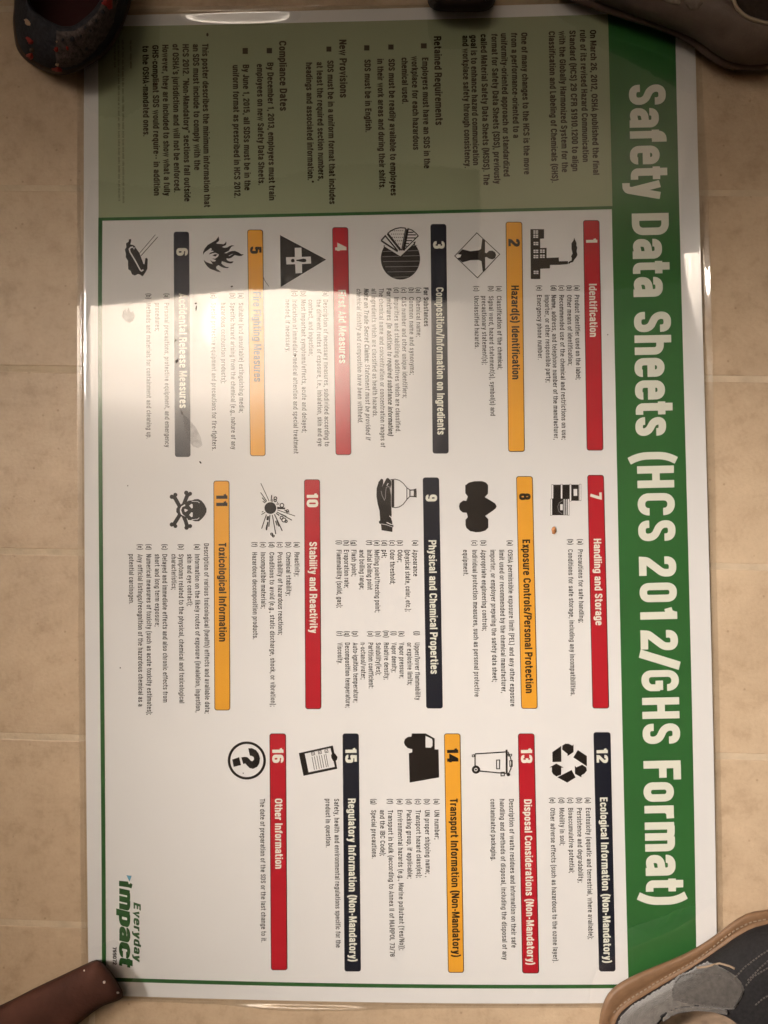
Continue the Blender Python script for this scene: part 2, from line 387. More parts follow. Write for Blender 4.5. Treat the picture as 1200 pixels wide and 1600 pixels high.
# a condensed grotesque drawn as strokes: width : strokes (x,y[,corner radius] ... ; 'z' closes)
GL = {
'a':'31:6,31 6,40,8 24.5,40,8 24.5,0;24.5,25 6,23,8 6,5,8 24.5,9',
'b':'31:6,0 6,57;6,40 24.5,40,9 24.5,5,9 6,5','c':'29:24,29 24,40,9 6,40,10 6,5,10 24,5,9 24,16',
'd':'31:24.5,0 24.5,57;24.5,40 6,40,9 6,5,9 24.5,5','e':'31:6,25 24.5,25 24.5,40,9 6,40,9 6,5,9 24.5,5,9 24.5,12',
'f':'21:8.5,0 8.5,51.5,7 20,51.5;1,40 20,40','g':'31:24.5,45 24.5,-8,7 6,-8,6 6,-2;24.5,40 6,40,9 6,5,9 24.5,5',
'h':'31:6,0 6,57;6,39.5 24.5,39.5,9 24.5,0','i':'13:6.5,0 6.5,45;6.5,50 6.5,59','j':'13:6.5,45 6.5,-8,5 0,-8;6.5,50 6.5,59',
'k':'29:6,0 6,57;23,45 8,21;13,28 24,0','l':'13:6.5,0 6.5,57','m':'46:6,0 6,45;6,40 23,40,7 23,0;23,40 40,40,7 40,0',
'n':'31:6,0 6,45;6,39.5 24.5,39.5,9 24.5,0','o':'31:6,5,9 24.5,5,9 24.5,40,9 6,40,9 z','p':'31:6,-13 6,45;6,40 24.5,40,9 24.5,5,9 6,5',
'q':'31:24.5,-13 24.5,45;24.5,40 6,40,9 6,5,9 24.5,5','r':'21:6,0 6,45;6,33 10,39,4 20,39.5',
's':'29:23,31 23,40.5,8 6,40.5,8 6,28,7 23,18,7 23,4.5,8 6,4.5,8 6,14','t':'22:9,57 9,5.5,6 20.5,5.5;1,40 20.5,40',
'u':'31:6,45 6,5.5,9 24.5,5.5;24.5,45 24.5,0','v':'29:5,45 14.5,2 24,45','w':'43:5,45 13,2 21.5,43 30,2 38,45',
'x':'28:4.5,45 23.5,0;23.5,45 4.5,0','y':'29:5,45 15,2;24,45 13.5,-8,5 3,-8','z':'26:3,40 21,40 5,5.5 23,5.5',
'A':'36:5,0 18,55 31,0;10,15 26,15','B':'34:6,0 6,57;6,51.5 27,51.5,8 27,31,8 6,30;6,29.5 28,29.5,8 28,5.5,8 6,5.5',
'C':'36:29.5,39 29.5,51.5,12 6,51.5,12 6,5.5,12 29.5,5.5,12 29.5,18','D':'35:6,5.5 28.5,5.5,12 28.5,51.5,12 6,51.5 z',
'E':'31:6,0 6,57;6,51.5 28,51.5;6,30 26,30;6,5.5 28,5.5','F':'30:6,0 6,57;6,51.5 29,51.5;6,29.5 26,29.5',
'G':'37:30,39 30,51.5,12 6,51.5,12 6,5.5,12 26,5.5,8 30,14 30,28;18,27 34,27','H':'35:6.3,0 6.3,57;28.7,0 28.7,57;6,29 29,29',
'I':'14:7,0 7,57','J':'26:20,57 20,5.5,8 6,5.5,7 6,17','K':'34:6,0 6,57;28,57 8,25;14,32 29,0','L':'28:6,57 6,5.5 26,5.5',
'M':'43:6,0 6,57;37,0 37,57;8,57 21.5,8 35,57','N':'36:6,0 6,57;30,0 30,57;7,55 29,2','O':'36:6,5.5,12 30,5.5,12 30,51.5,12 6,51.5,12 z',
'P':'33:6,0 6,57;6,51.5 28,51.5,9 28,26,9 6,26','R':'35:6,0 6,57;6,51.5 28,51.5,9 28,28,9 6,28;20,28,4 28,22,5 29,0',
'S':'33:26.5,40 26.5,51.5,9 6,51.5,9 6,34,8 26.5,24,8 26.5,5.5,9 6,5.5,9 6,17','T':'30:15,0 15,57;1,51.5 29,51.5',
'U':'35:6,57 6,5.5,11 29,5.5,11 29,57','V':'34:5,57 17,2 29,57','X':'34:5,57 29,0;29,57 5,0','Y':'34:5,57 17,26 29,57;17,28 17,0',
'0':'31:6,5.5,9 25,5.5,9 25,51.5,9 6,51.5,9 z','1':'24:14.5,0 14.5,57;3,43 11,45,3 15,55','2':'31:6,39 6,51.5,9 25,51.5,9 25,36,5 6.5,12,3 6,5.5 29,5.5',
'3':'31:6,42 6,51.5,8 25,51.5,8 25,31,6 13,30.5;13,30 25,29,7 25,5.5,8 6,5.5,8 6,17','4':'32:21,0 21,57;20,54 4,17 30,17',
'5':'31:27,51.5 8,51.5 7,30,2 14,34,3 25,34,8 25,5.5,9 6,5.5,8 6,15','6':'31:25,43 25,51.5,8 6,51.5,9 6,5.5,9 25,5.5,9 25,32,9 6,32',
'7':'29:2,51.5 25,51.5 23,40,4 12,0','8':'31:7,51.5,8 24,51.5,8 24,30,6 7,30,6 z;6,29.5,6 25,29.5,6 25,5.5,8 6,5.5,8 z',
'9':'31:6,14 6,5.5,8 25,5.5,9 25,51.5,9 6,51.5,9 6,25,9 25,25','§':'29:23,46 23,52,7 7,52,7 7,38,6 24,28,6 24,18 6,22;23,28 6,38;24,18 24,5,7 6,5,7 6,11',
'(':'17:15,61 7,45,12 7,5,12 15,-12',')':'17:2,61 10,45,12 10,5,12 2,-12','/':'22:1,-2 19,59','.':'13:6.5,0 6.5,9','-':'19:3,24 16,24',
',':'13:6.5,9 6.5,-2 4,-8',';':'13:6.5,9 6.5,-2 4,-8;6.5,33 6.5,42',':':'13:6.5,0 6.5,9;6.5,33 6.5,42','"':'20:6,57 6,42;14,57 14,42','\'':'11:5.5,57 5.5,42',
'*':'20:10,57 10,37;2,52 18,42;18,52 2,42',' ':'14:'}
def glyphs():
    out = {}
    for ch, s in GL.items():
        w, rest = s.split(':', 1) if ch != ':' else (s.split(':')[0], s.split(':', 1)[1])
        st = []
        for part in rest.split(';'):
            if not part.strip(): continue
            toks = part.split(); closed = toks[-1] == 'z'
            if closed: toks = toks[:-1]
            st.append(([tuple(float(q) for q in t.split(',')) for t in toks], closed))
        out[ch] = (float(w), st)
    return out
G = glyphs()
_cache = {}
def glyph_ribbons(ch, h, seg):
    key = (ch, h, seg)
    if key not in _cache:
        w, st = G[ch]; rb = []
        for pts, closed in st:
            p = fillet(pts, closed, seg)
            keep = [0]+[i for i in range(1, len(p)) if np.hypot(*(p[i]-p[i-1])) > .05]
            L, R = ribbon(p[keep], h, closed); rb.append((np.array(L), np.array(R), closed))
        _cache[key] = (w, rb)
    return _cache[key]
def text_width(t, tr=3.5): return sum(G.get(c, G['x'])[0]+tr for c in t)-tr
def add_text(ink, t, start, end, cap, z, h=5.5, mi=0, seg=3, slant=0, tr=3.5, sx=None):
    """start, end: baseline ends in photo pixels; letters stand to the right of the baseline"""
    s = np.array(start, float); e = np.array(end, float)
    W = text_width(t, tr); dx = (e-s)/W
    if sx: dx = (e-s)/np.hypot(*(e-s))*sx
    d = (e-s)/np.hypot(*(e-s))
    up = np.array([d[1], -d[0]])*cap/57.0
    x = 0
    for k, ch in enumerate(t):
        w, rb = glyph_ribbons(ch if ch in G else 'x', h, seg)
        for q, (L, R, closed) in enumerate(rb):
            l2 = [tuple(s+dx*(x+p[0]+slant*p[1])+up*p[1]) for p in L]
            r2 = [tuple(s+dx*(x+p[0]+slant*p[1])+up*p[1]) for p in R]
            ink.quadstrip(l2, r2, z+q*.000012+(k % 2)*.000005, mi, closed)
        x += w+tr

Z0 = .00010; Z1 = .00020; Z2 = .00030; Z3 = .00040
# --- pale green side panel, frame lines, title band
def densify(pts, step=25):
    out = []
    for a, b in zip(pts, pts[1:]+pts[:1]):
        n = max(1, int(math.hypot(b[0]-a[0], b[1]-a[1])/step))
        for i in range(n): out.append((a[0]+(b[0]-a[0])*i/n, a[1]+(b[1]-a[1])*i/n))
    return out
def strip_region(name, left, right, mats, dz, parent, n=60, cross=6):
    """region between two polylines given as functions of the same parameter"""
    v = []; f = []
    for i in range(n+1):
        t = i/n
        a = left(t); b = right(t)
        for j in range(cross+1): v.append((a[0]+(b[0]-a[0])*j/cross, a[1]+(b[1]-a[1])*j/cross))
    for i in range(n):
        for j in range(cross):
            k = i*(cross+1)+j; f.append((k, k+cross+1, k+cross+2, k+1))
    v = np.array(v); P = on_sheet(v[:,0], v[:,1], dz)
    a, b, c = P[f[0][0]], P[f[0][1]], P[f[0][2]]
    if (b[0]-a[0])*(c[1]-a[1])-(b[1]-a[1])*(c[0]-a[0]) < 0: f = [tuple(reversed(q)) for q in f]
    return mesh_obj(name, P, f, mats, parent, smooth=True)
def along(tab, axis=1, deg=3):
    t = np.array(tab, float); k = t[:, axis]; o = t[:, 1-axis]
    c = np.polyfit((k-k.mean())/(np.ptp(k)+1e-9), o, min(deg, len(t)-1))
    def f(s):
        kk = k[0]+(k[-1]-k[0])*s; oo = float(np.polyval(c, (kk-k.mean())/(np.ptp(k)+1e-9)))
        return (oo, kk) if axis == 1 else (kk, oo)
    return f
ptop = along([(153.5,42),(400,36),(570,34),(760,28),(950,22)], 0, 2)
psep = along([(154,342.5),(400,337.5),(600,333),(800,328),(957,324.5)], 0, 2)
panel = strip_region('side_panel', ptop, psep, PANEL, Z0+.00003, poster, 110, 100)
bl = along([(949.5,22),(953,170),(955.5,325),(957.5,400),(961,550),(965,800),(969.5,1000),(974,1200),(978,1370),(982,1541)])
br = along([(1054,22),(1058,140),(1063,400),(1068,600),(1074,800),(1079,1000),(1083,1200),(1086,1350),(1088.5,1541)])
band = strip_region('title_band', bl, br, GREEN, Z0, poster, 170, 14)
fk = Ink()
fl = along([(156.7,340),(156.5,500),(157,800),(160.5,1150),(161.5,1350),(162.5,1532)])
fb = along([(160,1530),(400,1536.5),(550,1540),(800,1541.5),(983,1541)], 0)
fk.line([fl(i/60) for i in range(61)], 6.3, Z1+.00002)
fk.line([fb(i/40) for i in range(41)], 6.0, Z1+.00003)
fk.line([psep(i/40) for i in range(41)], 5.0, Z1+.00004)
fk.build('frame_line', FRAME, poster)

# --- title
base = lambda y: float(np.interp(y, [120,203,334,524,728,1190,1380,1420], [982.5,984,987.3,991.3,995.3,1005.3,1009.3,1010]))
capf = lambda y: float(np.interp(y, [200,1300], [56.9,58.2]))
title = [('S',132.5,164.8),('a',169,200.3),('f',202.5,223.5),('e',228,258),('t',260,282.5),('y',283,311.5),
 ('D',333.5,368.5),('a',373.5,405.5),('t',407.5,429.5),('a',433,465),
 ('S',487.5,520),('h',524,555.5),('e',559.5,590),('e',594.5,625.5),('t',627,649.8),('s',652,681.5),
 ('(',705.5,722.5),('H',728,763.3),('C',771,806.5),('S',813.5,846.5),
 ('2',870,902),('0',911,941.5),('1',948,972),('2',985,1017),('/',1020,1045),('G',1047.5,1081.5),('H',1090,1124),('S',1131,1163.5),
 ('F',1189,1220),('o',1222.5,1253.8),('r',1259,1280.5),('m',1285,1331),('a',1336,1369.5),('t',1372.5,1395),(')',1397.5,1415.5)]
tk = Ink()
for ch, y0, y1 in title:
    w = G[ch][0]
    add_text(tk, ch, (base(y0), y0), (base(y1), y1), capf(y0), Z2, h=5.8, seg=8)
tk.build('title_lettering', TITLE, band)

# --- section bars
bars = [ # n, colour, xl_top, xr_top, y_top, xl_bot, xr_bot, y_bot, (number y0,y1), heading, (y0,y1)
 (1,'R',911,936.7,344,916.7,942.7,704,(372,380.5),'Identification',(443.3,526.7)),
 (2,'Y',790,816,346.5,794,820,706,(373.5,385.5),'Hazard(s) Identification',(446,593)),
 (3,'N',672.5,697.3,350,676,701,708.7,(377,388.5),'Composition/Information on Ingredients',(449,679.3)),
 (4,'R',519,544,355,524.3,549,711,(381,393),'First Aid Measures',(453,567.7)),
 (5,'Y',386.3,411,358.7,390.7,415,712.7,(385.3,396.5),'Fire Fighting Measures',(456,596.7)),
 (6,'N',271.3,295.5,362,273.3,297.7,714,(387.7,399.5),'Accidental Release Measures',(458.4,637.7)),
 (7,'R',917.5,943.5,742,925.7,951.7,1107,(769,780),'Handling and Storage',(841.7,977.3)),
 (8,'Y',806.4,832.3,744,814.3,840,1107.5,(771,781.3),'Exposure Controls/Personal Protection',(843,1083.3)),
 (9,'N',660.5,686,746,666,691.7,1107,(773,783.5),'Physical and Chemical Properties',(844,1053.3)),
 (10,'R',475,500,749,477,502,1108,(770,792.5),'Stability and Reactivity',(846.7,989.3)),
 (11,'Y',333.5,358.5,751,335,359.7,1110,(771,792),'Toxicological Information',(848,1002.7)),
 (12,'N',927.2,953.8,1144,936,961.7,1518,(1168.7,1192.5),'Ecological Information (Non-Mandatory)',(1246,1505)),
 (13,'R',809.2,835,1146,816,842.3,1521,(1168.5,1192.3),'Disposal Considerations (Non-Mandatory)',(1249,1508)),
 (14,'Y',693.7,719.3,1146,700,725,1520,(1168.5,1192),'Transport Information (Non-Mandatory)',(1247.7,1495.7)),
 (15,'N',535.2,560.5,1146,538.3,563.7,1518,(1168,1192),'Regulatory Information (Non-Mandatory)',(1247.7,1502.7)),
 (16,'R',421,446.8,1146,423.3,449,1516,(1168,1192),'Other Information',(1247.7,1357.7))]
CM = {'R':(RED,TITLE,'red'), 'Y':(YEL,BLACK,'yellow'), 'N':(NAVY,TITLE,'dark navy')}
def slope_fit():
    a = []; b = []
    for r in bars:
        a.append((1, (r[2]+r[5])/2, (r[4]+r[7])/2)); b.append((r[5]-r[2])/(r[7]-r[4]))
    a += [(1,157,600),(1,157,1400),(1,955,170),(1,984,132)]; b += [0.001,0.006,.019,.018]
    s, *_ = np.linalg.lstsq(np.array(a, float), np.array(b, float), rcond=None)
    return s
SL = slope_fit()
def slope(x, y): return SL[0]+SL[1]*x+SL[2]*y
def bar_strip(k, r, g, rad, z, mi):
    n, c, xlt, xrt, yt, xlb, xrb, yb = r[:8]
    ys = [yt-g+rad*(1-math.cos(math.pi/2*i/5)) for i in range(6)]
    ys += list(np.linspace(yt-g+rad, yb+g-rad, 60)[1:-1])
    ys += [yb+g-rad*(1-math.cos(math.pi/2*(5-i)/5)) for i in range(6)]
    L = []; R = []; M = []
    for y in ys:
        f = (y-yt)/(yb-yt); a = xlt+(xlb-xlt)*f-g; b = xrt+(xrb-xrt)*f+g
        e = max(0.0, (yt-g+rad)-y, y-(yb+g-rad)); ins = rad-math.sqrt(max(rad*rad-e*e, 0))
        L.append((a+ins, y)); R.append((b-ins, y)); M.append(((a+b)/2, y))
    k.quadstrip(L, M, z, mi); k.quadstrip(M, R, z, mi)
def rrect(r, g, rad, seg=5):
    n, c, xlt, xrt, yt, xlb, xrb, yb = r[:8]
    pts = [(xlt-g, yt-g, rad+g), (xlb-g, yb+g, rad+g), (xrb+g, yb+g, rad+g), (xrt+g, yt-g, rad+g)]
    return fillet(pts, True, seg)
for r in bars:
    ink, txt, cname = CM[r[1]]
    k = Ink()
    if r[1] == 'N': bar_strip(k, r, 0, 4.0, Z1, 0)
    else:
        bar_strip(k, r, 0, 4.0, Z1, 1); bar_strip(k, r, -1.0, 3.4, Z1+.00005, 0)
    bar = k.build('section_bar', [ink, BLACK], poster, '%s heading bar reading %s' % (cname, r[9]))
    xa = lambda y: r[2]+(r[5]-r[2])*(y-r[4])/(r[7]-r[4])
    k = Ink(); y0, y1 = r[8]
    add_text(k, str(r[0]), (xa(y0)+4.2, y0), (xa(y1)+4.2, y1), 17.6, Z2, h=6.2, seg=4)
    k.build('bar_number', txt, bar)
    k = Ink(); y0, y1 = r[10]
    add_text(k, r[9], (xa(y0)+7.7, y0), (xa(y1)+7.7, y1), 12.0, Z2, h=5.4, seg=4)
    k.build('bar_heading', txt, bar)

# --- body text: (baseline x, y0, y1, words[, style])
body = {
1:[(897.7,445.7,454.5,'(a)'),(897.7,460.7,593.3,'Product identifier used on the label;'),(885.7,445.7,454.5,'(b)'),(885.7,460.7,571,'Other means of identification;'),
 (873.7,445.7,454.5,'(c)'),(873.7,460.7,687.3,'Recommended use of the chemical and restrictions on use;'),(861.5,445.7,454.5,'(d)'),(861.5,460.7,687.3,'Name, address, and telephone number of the manufacturer,'),
 (851,460.7,597.7,'importer, or other responsible party;'),(838.8,445.7,454.5,'(e)'),(838.8,460.7,562.3,'Emergency phone number.')],
2:[(776,446.7,455.5,'(a)'),(776,462.3,577.3,'Classification of the chemical;'),(763.5,446.7,455.5,'(b)'),(763.5,462.3,650,'Signal word, hazard statement(s), symbol(s) and'),
 (752.3,462.3,570,'precautionary statement(s);'),(740.7,446.7,455.5,'(c)'),(740.7,462.3,545,'Unclassified hazards.')],
3:[(661.7,449.3,510,'For Substances','b'),(650,449,458,'(a)'),(650,464,526.7,'Chemical name;'),(639,449,458,'(b)'),(639,464,586,'Common name and synonyms;'),
 (627.3,449,458,'(c)'),(627.3,464,622.3,'CAS number and other unique identifiers;'),(615.7,449,458,'(d)'),(615.7,464,676,'Impurities and stabilizing additives which are classified.'),
 (603.8,450.7,501,'For mixtures','b'),(604.6,504,681,'(in addition to required substance information)','bi'),(591.9,450.7,699,'The chemical name and concentration or concentration ranges of'),
 (580.2,450.7,651.7,'all ingredients which are classified as health hazards.'),(568.5,450.7,566,'Note on Trade Secret Claims:','bi'),(570.2,569,687.3,'Statement must be provided if','i'),
 (556.9,450.7,661,'chemical identify and composition have been withheld.','i')],
4:[(505,454.3,463.3,'(a)'),(505,468,697.7,'Description of necessary measures, subdivided according to'),(494.3,468,697.7,'the different routes of exposure, i.e., inhalation, skin and eye'),
 (481.7,468,556,'contact, and ingestion;'),(470.3,454.3,463.3,'(b)'),(470.3,468,676,'Most important symptoms/effects, acute and delayed;'),
 (456.7,454.3,463.3,'(c)'),(456.7,468,709,'Indication of immediate medical attention and special treatment'),(445.7,468,550,'needed, if necessary.')],
5:[(372.7,457.7,466.7,'(a)'),(372.7,473,645,'Suitable (and unsuitable) extinguishing media;'),(359.7,457.7,466.7,'(b)'),(359.7,473,702.3,'Specific hazard arising from the chemical (e.g., nature of any'),
 (345,473,599,'hazardous combustion products);'),(330,457.7,466.7,'(c)'),(330,473,704,'Special protective equipment and precautions for fire-fighters.')],
6:[(256.7,458.3,467.3,'(a)'),(256.7,473,699,'Personal precautions, protective equipment, and emergency'),(242.3,473,517.7,'procedures;'),
 (228.3,458.3,467.3,'(b)'),(228.3,473,685.7,'Methods and materials for containment and cleaning up.')],
7:[(902.5,842,851.5,'(a)'),(902.7,858.3,973.3,'Precautions for safe handling;'),(887.3,842,851.5,'(b)'),(887.3,858.3,1087.7,'Conditions for safe storage, including any incompatibilities.')],
8:[(793,844,853,'(a)'),(793.2,859,1104,'OSHA permissible exposure limit (PEL) and any other exposure'),(779.8,859,1083,'limit used or recommended by the chemical manufacturer,'),
 (766,859,1065.7,'importer, or employer preparing the safety data sheet;'),(751.5,844,853,'(b)'),(751.7,859,986,'Appropriate engineering controls;'),
 (737.5,844,853,'(c)'),(737.7,859,1089,'Individual protection measures, such as personal protective'),(723.3,859,900,'equipment.')],
9:[(645,844,853,'(a)'),(645,859,900.7,'Appearance'),(632.7,859,955.7,'(physical state, color, etc.);'),(621,844,853,'(b)'),(621,859,878.7,'Odor;'),
 (609,844,853,'(c)'),(609,859,913,'Odor threshold;'),(596.7,844,853,'(d)'),(596.7,859,871.7,'pH;'),(585,844,853,'(e)'),(585,859,957,'Melting point/freezing point;'),
 (573.3,844,852,'(f)'),(573.3,859,921.7,'Initial boiling point'),(561.3,859,921,'and boiling range;'),(549,844,853,'(g)'),(549,859,900.7,'Flash point;'),
 (537.3,844,853,'(h)'),(537.3,859,919,'Evaporation rate;'),(525.7,844,851,'(i)'),(525.7,859,950,'Flammability (solid, gas);'),
 (647.5,986,993,'(j)'),(647.8,1004,1094,'Upper/lower flammability'),(635.9,1004,1070.7,'or explosive limits;'),(623.4,986,995,'(k)'),(623.6,1004,1060,'Vapor pressure;'),
 (611.4,986,993,'(l)'),(611.6,1004,1050.7,'Vapor density;'),(599.4,985,996.5,'(m)'),(599.6,1004,1062,'Relative density;'),(586.9,986,995,'(n)'),(587,1004,1055,'Solubility(ies);'),
 (575,986,995,'(o)'),(575.2,1004,1075.7,'Partition coefficient:'),(563.3,1004,1061.7,'n-octanol/water;'),(551,986,995,'(p)'),(551.2,1004,1097.7,'Auto-ignition temperature;'),
 (538.6,986,995,'(q)'),(538.8,1004,1106,'Decomposition temperature;'),(527,986,994,'(r)'),(527,1004,1038,'Viscosity.')],
10:[(460,846.7,855.7,'(a)'),(460,862.7,900.7,'Reactivity;'),(446.7,846.7,855.7,'(b)'),(446.7,862.7,931,'Chemical stability;'),(433.5,846.7,855.7,'(c)'),(433.5,862.7,992.3,'Possibility of hazardous reactions;'),
 (420.7,846.7,855.7,'(d)'),(420.7,862.7,1104.3,'Conditions to avoid (e.g., static discharge, shock, or vibration);'),(407.3,846.7,855.7,'(e)'),(407.3,862.7,951,'Incompatible materials;'),
 (394,846.7,854.7,'(f)'),(394,862.7,999,'Hazardous decomposition products.')],
11:[(318.5,849,1115,'Description of various toxicological (health) effects and available data;'),(304.3,850,859.3,'(a)'),(304.3,865.7,1113.3,'Information on the likely routes of exposure (inhalation, ingestion,'),
 (292.3,865.7,947.3,'skin and eye contact);'),(279,850,859.3,'(b)'),(279,865.7,1099,'Symptoms related to the physical, chemical and toxicological'),(267.7,865.7,921.7,'characteristics;'),
 (253.5,850,859.3,'(c)'),(253.5,865.7,1097.7,'Delayed and immediate effects and also chronic effects from'),(241.7,865.7,979,'short and long term exposure;'),
 (228.5,850,859.3,'(d)'),(228.5,865.7,1117.3,'Numerical measures of toxicity (such as acute toxicity estimates);'),(215,850,859.3,'(e)'),(215,865.7,1104,'Any official listings/recognition of the hazardous chemical as a'),
 (201.3,865.7,944,'potential carcinogen.')],
12:[(914.7,1246,1255.5,'(a)'),(915,1262.3,1467.7,'Ecotoxicity (aquatic and terrestrial, where available);'),(901,1246,1255.5,'(b)'),(901.2,1262.3,1379.3,'Persistence and degradability;'),
 (887.3,1246,1255.5,'(c)'),(887.6,1262.3,1364.3,'Bioaccumulative potential;'),(873.5,1246,1255.5,'(d)'),(873.8,1262.3,1321,'Mobility in soil;'),
 (859.2,1246,1255.5,'(e)'),(859.5,1262.3,1504.3,'Other adverse effects (such as hazardous to the ozone layer).')],
13:[(795,1248.3,1481,'Description of waste residues and information on their safe'),(780.6,1248.3,1500,'handling and methods of disposal, including the disposal of any'),(766,1248.3,1345,'contaminated packaging.')],
14:[(678.3,1248,1257.3,'(a)'),(678.5,1265.7,1311.7,'UN number;'),(663.3,1248,1257.3,'(b)'),(663.5,1265.7,1370.7,'UN proper shipping name; ,'),(649.3,1248,1257.3,'(c)'),(649.5,1265.7,1371.7,'Transport hazard class(es);'),
 (635,1248,1257.3,'(d)'),(635.2,1265.7,1373,'Packing group, if applicable;'),(620.7,1248,1257.3,'(e)'),(621,1265.7,1485,'Environmental hazards (e.g., Marine pollutant (Yes/No));'),
 (605.7,1248,1256.3,'(f)'),(606,1265.7,1495,'Transport in bulk (according to Annex II of MARPOL 73/78'),(593.3,1265.7,1337.7,'and the IBC Code);'),(580,1248,1257.3,'(g)'),(580,1265.7,1341.7,'Special precautions.')],
15:[(521.9,1248,1481,'Safety, health and environmental regulations specific for the'),(508.3,1248,1324.3,'product in question.')],
16:[(406,1248,1472.7,'The date of preparation of the SDS or the last change to it.')]}
for n in sorted(body):
    k = Ink()
    for row in body[n]:
        x, y0, y1, t = row[:4]; st = row[4] if len(row) > 4 else ''
        s = slope(x, (y0+y1)/2)
        cap = 8.0 if n >= 7 else 7.7
        add_text(k, t, (x, y0), (x+s*(y1-y0), y1), cap, Z1, h=(5.6 if 'b' in st else 4.0), seg=3, slant=.16 if 'i' in st else 0)
    k.build('body_text', BLACK, poster)
# --- side panel text
pt = [(921.7,47,273.3,'On March 26, 2012, OSHA published the final'),(906,47,253.3,'rule of its revised Hazard Communication'),(889.6,47.7,267.7,'Standard (HCS) 29 CFR §1910.1200 to align'),
 (873.3,48.7,269.3,'with the Globally Harmonized System for the'),(857.3,49,285.7,'Classification and Labeling of Chemicals (GHS).'),(814.3,51,272.7,'One of many changes to the HCS is the move'),
 (798.5,51.5,215.7,'from a performance-oriented to a'),(782.5,52,276,'uniformity-oriented approach or standardized'),(767.7,53,287.3,'format for Safety Data Sheets (SDS), previously'),
 (750.9,53.5,289.3,'called Material Safety Data Sheets (MSDS). The'),(735.2,55,258.3,'goal is to enhance hazard communication'),(722.3,55.5,262.7,'and workplace safety through consistency.'),
 (659.5,90,263.3,'Employers must have an SDS in the'),(643,88,234.3,'workplace for each hazardous'),(627.3,90,162.3,'chemical used.'),(606.9,92,305.7,'SDS must be readily available to employees'),
 (589.3,92,295.7,'in their work areas and during their shifts.'),(569.3,93,206.7,'SDS must be in English.'),(511.3,94.5,319,'SDS must be in a uniform format that includes'),
 (494.6,97,282.3,'at least the required section numbers,'),(478,97.7,285.7,'headings and associated information.*'),(417.5,97.7,313.3,'By December 1, 2013, employers must train'),
 (401.3,100,289.3,'employees on new Safety Data Sheets.'),(379.4,101,297.7,'By June 1, 2015, all SDSs must be in the'),(363.5,101.7,309.3,'uniform format as prescribed in HCS 2012.'),
 (315.8,68.3,324,'This poster describes the minimum information that'),(301.2,69,266,'an SDS must include to comply with the'),(285.2,69,315,'HCS 2012. "Non-Mandatory" sections fall outside'),
 (269.5,69,300.7,'of OSHA\'s jurisdiction and will not be enforced.'),(253.5,70,306,'However, they are included to show what a fully'),(237.9,70.7,305.7,'GHS-compliant SDS would require-- in addition'),
 (222.5,71.7,213.3,'to the OSHA-mandated ones.'),(316,51.5,57,'*')]
k = Ink()
for x, y0, y1, t in pt:
    s = .0055 + .0135*(x-155)/800 + .004
    add_text(k, t, (x, y0), (x+s*(y1-y0), y1), 9.8, Z1, h=6.2, seg=3)
for t, x, y0, y1 in (('Retained Requirements',678,56.7,195.7),('New Provisions',530,62,152.7),('Compliance Dates',436,64,173.3)):
    s = .0055 + .0135*(x-155)/800 + .004
    add_text(k, t, (x, y0), (x+s*(y1-y0), y1), 11.4, Z1, h=6.0, seg=3)
for x0, y0, x1, y1 in ((657.7,67.7,666.7,75.7),(606.7,69.5,615,77.5),(569,70.7,577.3,79),(510,72.7,517.7,80.7),(416.7,75,425,83.3),(379,75,387.3,84.3)):
    k.poly([(x0,y0),(x1,y0),(x1,y1),(x0,y1)], Z1)
k.build('panel_text', PANELTXT, panel)
# the fine print is too small to read: worn little dashes
k = Ink()
for x, y0, y1 in ((203,63,109),(190.5,62,320),(183.8,62,315),(178,62,109)):
    y = y0
    while y < y1-2:
        w = random.uniform(4, 13); w = min(w, y1-y)
        q = y
        while q < y+w-1.2:
            hh = random.uniform(2.2, 3.4)
            k.poly([(x+.004*(q-y0), q), (x+hh+.004*(q-y0), q), (x+hh+.004*(q-y0), q+.55), (x+.004*(q-y0), q+.55)], Z1)
            q += random.uniform(.9, 1.5)
        y += w+1.3
k.build('fine_print', mat('ink_fine_print', (.09, .07, .035), .6, .1), panel)

# --- maker's mark
k = Ink()
add_text(k, 'Everyday', (208.7, 1409.5), (209.2, 1501), 11.2, Z1, h=5.6, seg=5, slant=.18, tr=4)
for ch, y0, y1 in (('m',1388,1419.5),('p',1421,1445.5),('a',1447,1469.5),('c',1471,1493.5),('t',1494,1509.5)):
    add_text(k, ch, (186.3+(y0-1388)*.0015, y0), (186.3+(y1-1388)*.0015, y1), 20.8, Z1, h=6.6, seg=7, slant=.12)
k.poly([(186,1376),(186,1384.5),(200,1386.5),(205.5,1388),(207,1382),(204,1379.5),(201.5,1382),(200,1377.5)], Z1)
add_text(k, '799072', (176, 1479.5), (176.3, 1507.5), 6.0, Z1, h=5.6, mi=1, seg=3)
k.poly([(197.5,1367.5),(205.8,1368.5),(202.2,1377.5)], Z1, 2)
k.build('maker_logo', [LOGO, BLACK, BLUE], poster)

